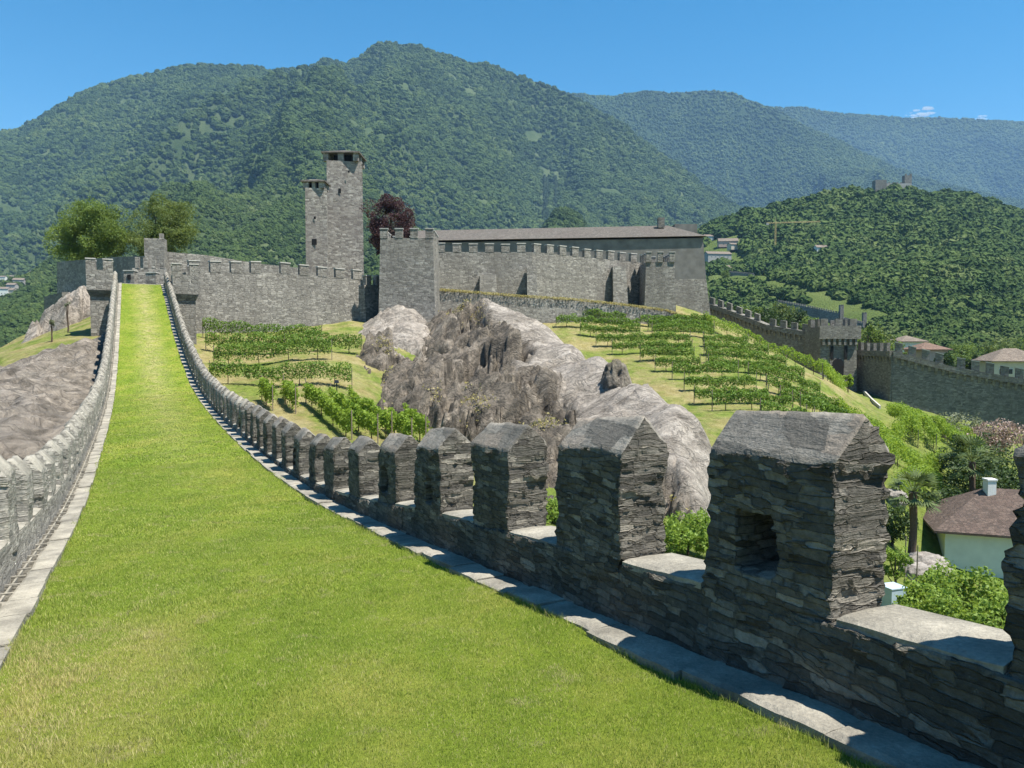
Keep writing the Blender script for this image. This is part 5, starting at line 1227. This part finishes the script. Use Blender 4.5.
# ------------------------------------------------------------ town wall and gate tower
cren_wall('town_wall', 'dark crenellated town wall climbing left of the gate tower', 'town wall', [P2(708, 303, 152), P2(735, 312, 147), P2(768, 325, 141), P2(822, 334, 134)], -16, 1.4, 1.3, 1.1, .95, STONE_DARK, corbel=True)
gt = square_tower('gate_tower', 'square gate tower with arched doorway in the town wall', 821, 857, 327, 128, -16, 7, STONE_DARK, mh=1.4, mw=1.2, gap=1.0, capmat=None)
a = A(821, 327, 128); b = A(857, 327, 128); zt = a[2]
mb = MB(); mb.box(((a[0] + b[0]) / 2, 127.62, zt - .9), (b[0] - a[0] + .9, .5, 2.2))
for k in range(7): mb.box((a[0] + .3 + k * (b[0] - a[0] - .6) / 6, 127.7, zt - 2.5), (.4, .45, 1.0))
mb.obj('corbels', STONE_DARK, gt)
for px in (832, 846): p = A(px, 350, 127.7); MB().box((p[0], 127.74, (zt - 3.2 + p[2] - 1.6) / 2), (.5, .06, zt - 3.2 - p[2] + 1.6)).obj('drawbridge_slot', DARKHOLE, gt)
pa = A(838, 372, 127.6); W2, n = .95, 10
arch = [(-W2, -4.5), (W2, -4.5)] + [(W2 * math.cos(math.pi * i / n), 1.3 + W2 * math.sin(math.pi * i / n)) for i in range(n + 1)]
v = [(pa[0] + x, 127.56, pa[2] + z) for x, z in arch] + [(pa[0] + x, 127.72, pa[2] + z) for x, z in arch]; n = len(arch)
obj('arch_door', v, [tuple(range(n)), tuple(range(n, 2 * n))[::-1]] + [(i, i + n, (i + 1) % n + n, (i + 1) % n) for i in range(n)], DARKHOLE, gt)
cren_wall('town_wall', 'shaded short stretch of town wall just right of the gate tower', 'town wall', [P2(857, 350, 131), P2(892, 351, 120)], -17, 1.4, 1.3, 1.1, .95, STONE_DARK, corbel=True)
cren_wall('town_wall', 'long lit crenellated town wall running out of the picture at right', 'town wall', [P2(893, 351, 120), P2(955, 367, 117), P2(1030, 380, 113), P2(1130, 398, 107)], -21, 1.4, 1.45, 1.05, .85, STONE_DARK, capmat=CAP, corbel=True)
# trees just beyond the town wall, each one by itself
names = [(738, 300, 175, 3.6, L_DARK), (752, 298, 185, 4.4, L_TREE), (768, 303, 180, 4, L_DARK), (783, 300, 190, 4.6, L_TREE2), (798, 305, 185, 4, L_DARK), (812, 309, 180, 3.4, L_TREE), (868, 320, 165, 4, L_TREE), (880, 322, 170, 4.6, L_TREE2), (893, 330, 165, 3.4, L_TREE), (945, 343, 160, 3.0, L_DARK), (978, 350, 165, 3.0, L_DARK), (918, 338, 200, 4, L_TREE2), (962, 336, 210, 5, L_TREE), (1000, 334, 215, 5, L_TREE2), (1030, 336, 215, 5, L_TREE)]
labs = ['leftmost dark tree behind the climbing town wall', 'tall green tree, second from the left behind the climbing town wall', 'dark tree, third from the left behind the climbing town wall', 'olive-green tree in the middle of those behind the climbing wall', 'dark tree just left of the gate tower', 'small green tree touching the left side of the gate tower',
        'green tree directly right of the gate tower', 'olive-green tree second to the right of the gate tower', 'small tree behind the corner of the town wall', 'dark tree standing between the red roof and the ochre roof', 'dark tree touching the left end of the large ochre roof', 'olive tree behind the orange-red roof', 'tall green tree behind the wall between both roofs', 'olive tree rising behind the large ochre roof', 'green tree at the right edge behind the ochre roof']
for i, ((px, yt, Y, r_, mt), lb) in enumerate(zip(names, labs)):
    p = A(px, yt, Y); z = max(HT(p[0], p[1]), p[2] - 13) if p[2] - HT(p[0], p[1]) < 13 else p[2] - 13
    tree('tree', lb, (p[0], p[1], z), p[2] - z, r_, mt, 2600, .5, .15, 'tree', None, 16, seed=200 + i)
# retaining edge beside the gate path
pe = [hitG(855, 382, 60), hitG(864, 393, 60), hitG(872, 402, 60), hitG(880, 409, 60)]
th = thing('path_wall', (pe[0][0], pe[0][1], pe[0][2] - 2), 'low pale kerb wall descending from the gate arch', 'low wall')
mb = MB()
for a, b in zip(pe[:-1], pe[1:]):
    a, b = np.array(a), np.array(b); a[2] = HT(a[0], a[1]) + .45; b[2] = HT(b[0], b[1]) + .45
    mb.hexa([a - [.1, 0, 2], b - [.1, 0, 2], b + [.1, 0, -2], a + [.1, 0, -2], a - [.1, 0, 0], b - [.1, 0, 0], b + [.1, 0, 0], a + [.1, 0, 0]])
mb.obj('wall', CAP, th)
# lamp post in the lower vineyard
p = onground(337, 404, 55); lp_ = thing('lamp_post', p, 'short dark lamp post standing between the two vine blocks', 'lamp post')
MB().tube([p - [0, 0, .3], p + [0, 0, 1.5]], [.05, .04], 6).obj('post', PANE, lp_); MB().box(p + [0, 0, 1.62], (.3, .3, .22), 0, .3).obj('lamp_head', PANE, lp_)

# ------------------------------------------------------------ clouds, haze
CW = NT('cloud'); cvv = CW.n('ShaderNodeVolumePrincipled', {'Color': (1, 1, 1), 'Density': .011, 'Anisotropy': .0}); CW.t.links.new(cvv.outputs[0], CW.out.inputs['Volume']); CW = CW.m
def cloud(px, py, Y, w, h, label, seed):
    r = np.random.default_rng(seed); c = A(px, py, Y); vs_, fs_, n = [], [], 0; base, f0 = boxgrid(2, 2, 2, .25); base = base - 1; base /= np.linalg.norm(base, axis=1)[:, None]
    for k in range(10):
        t = r.uniform(-1, 1); o = c + np.array([t * w * Y / F * .5, r.uniform(-1, 1) * h * Y / F, (r.uniform(-.4, .6) * (1 - abs(t)) - t * .15) * h * Y / F]); s = h * Y / F * r.uniform(.15, .38) * (1.15 - abs(t))
        v = base * (1 + .35 * fbm(base * 1.5 + k * 3, 4, 5)[:, None]) * np.array([s * 2.2, s, s * .6]) + o; vs_.append(v); fs_.append(f0 + n); n += len(v)
    tag(obj('cloud', np.concatenate(vs_), np.concatenate(fs_), CW, None, True), label, 'cloud')
cloud(921, 114, 13500, 30, 9, 'small white cloud just above the right-hand ridge', 1)
cloud(984, 118, 13500, 20, 5, 'thin smaller white cloud wisp at the far right above the ridge', 2)
hz = NT('haze_air'); hv = hz.n('ShaderNodeVolumePrincipled', {'Color': (.33, .6, 1.0), 'Density': 5.8e-5, 'Anisotropy': .0})
hz.t.links.new(hv.outputs[0], hz.out.inputs['Volume'])
tag(MB().box((0, 0, 870), (25500, 25500, 1900)).obj('haze', hz.m), 'thin blue air haze', 'haze', kind='stuff')
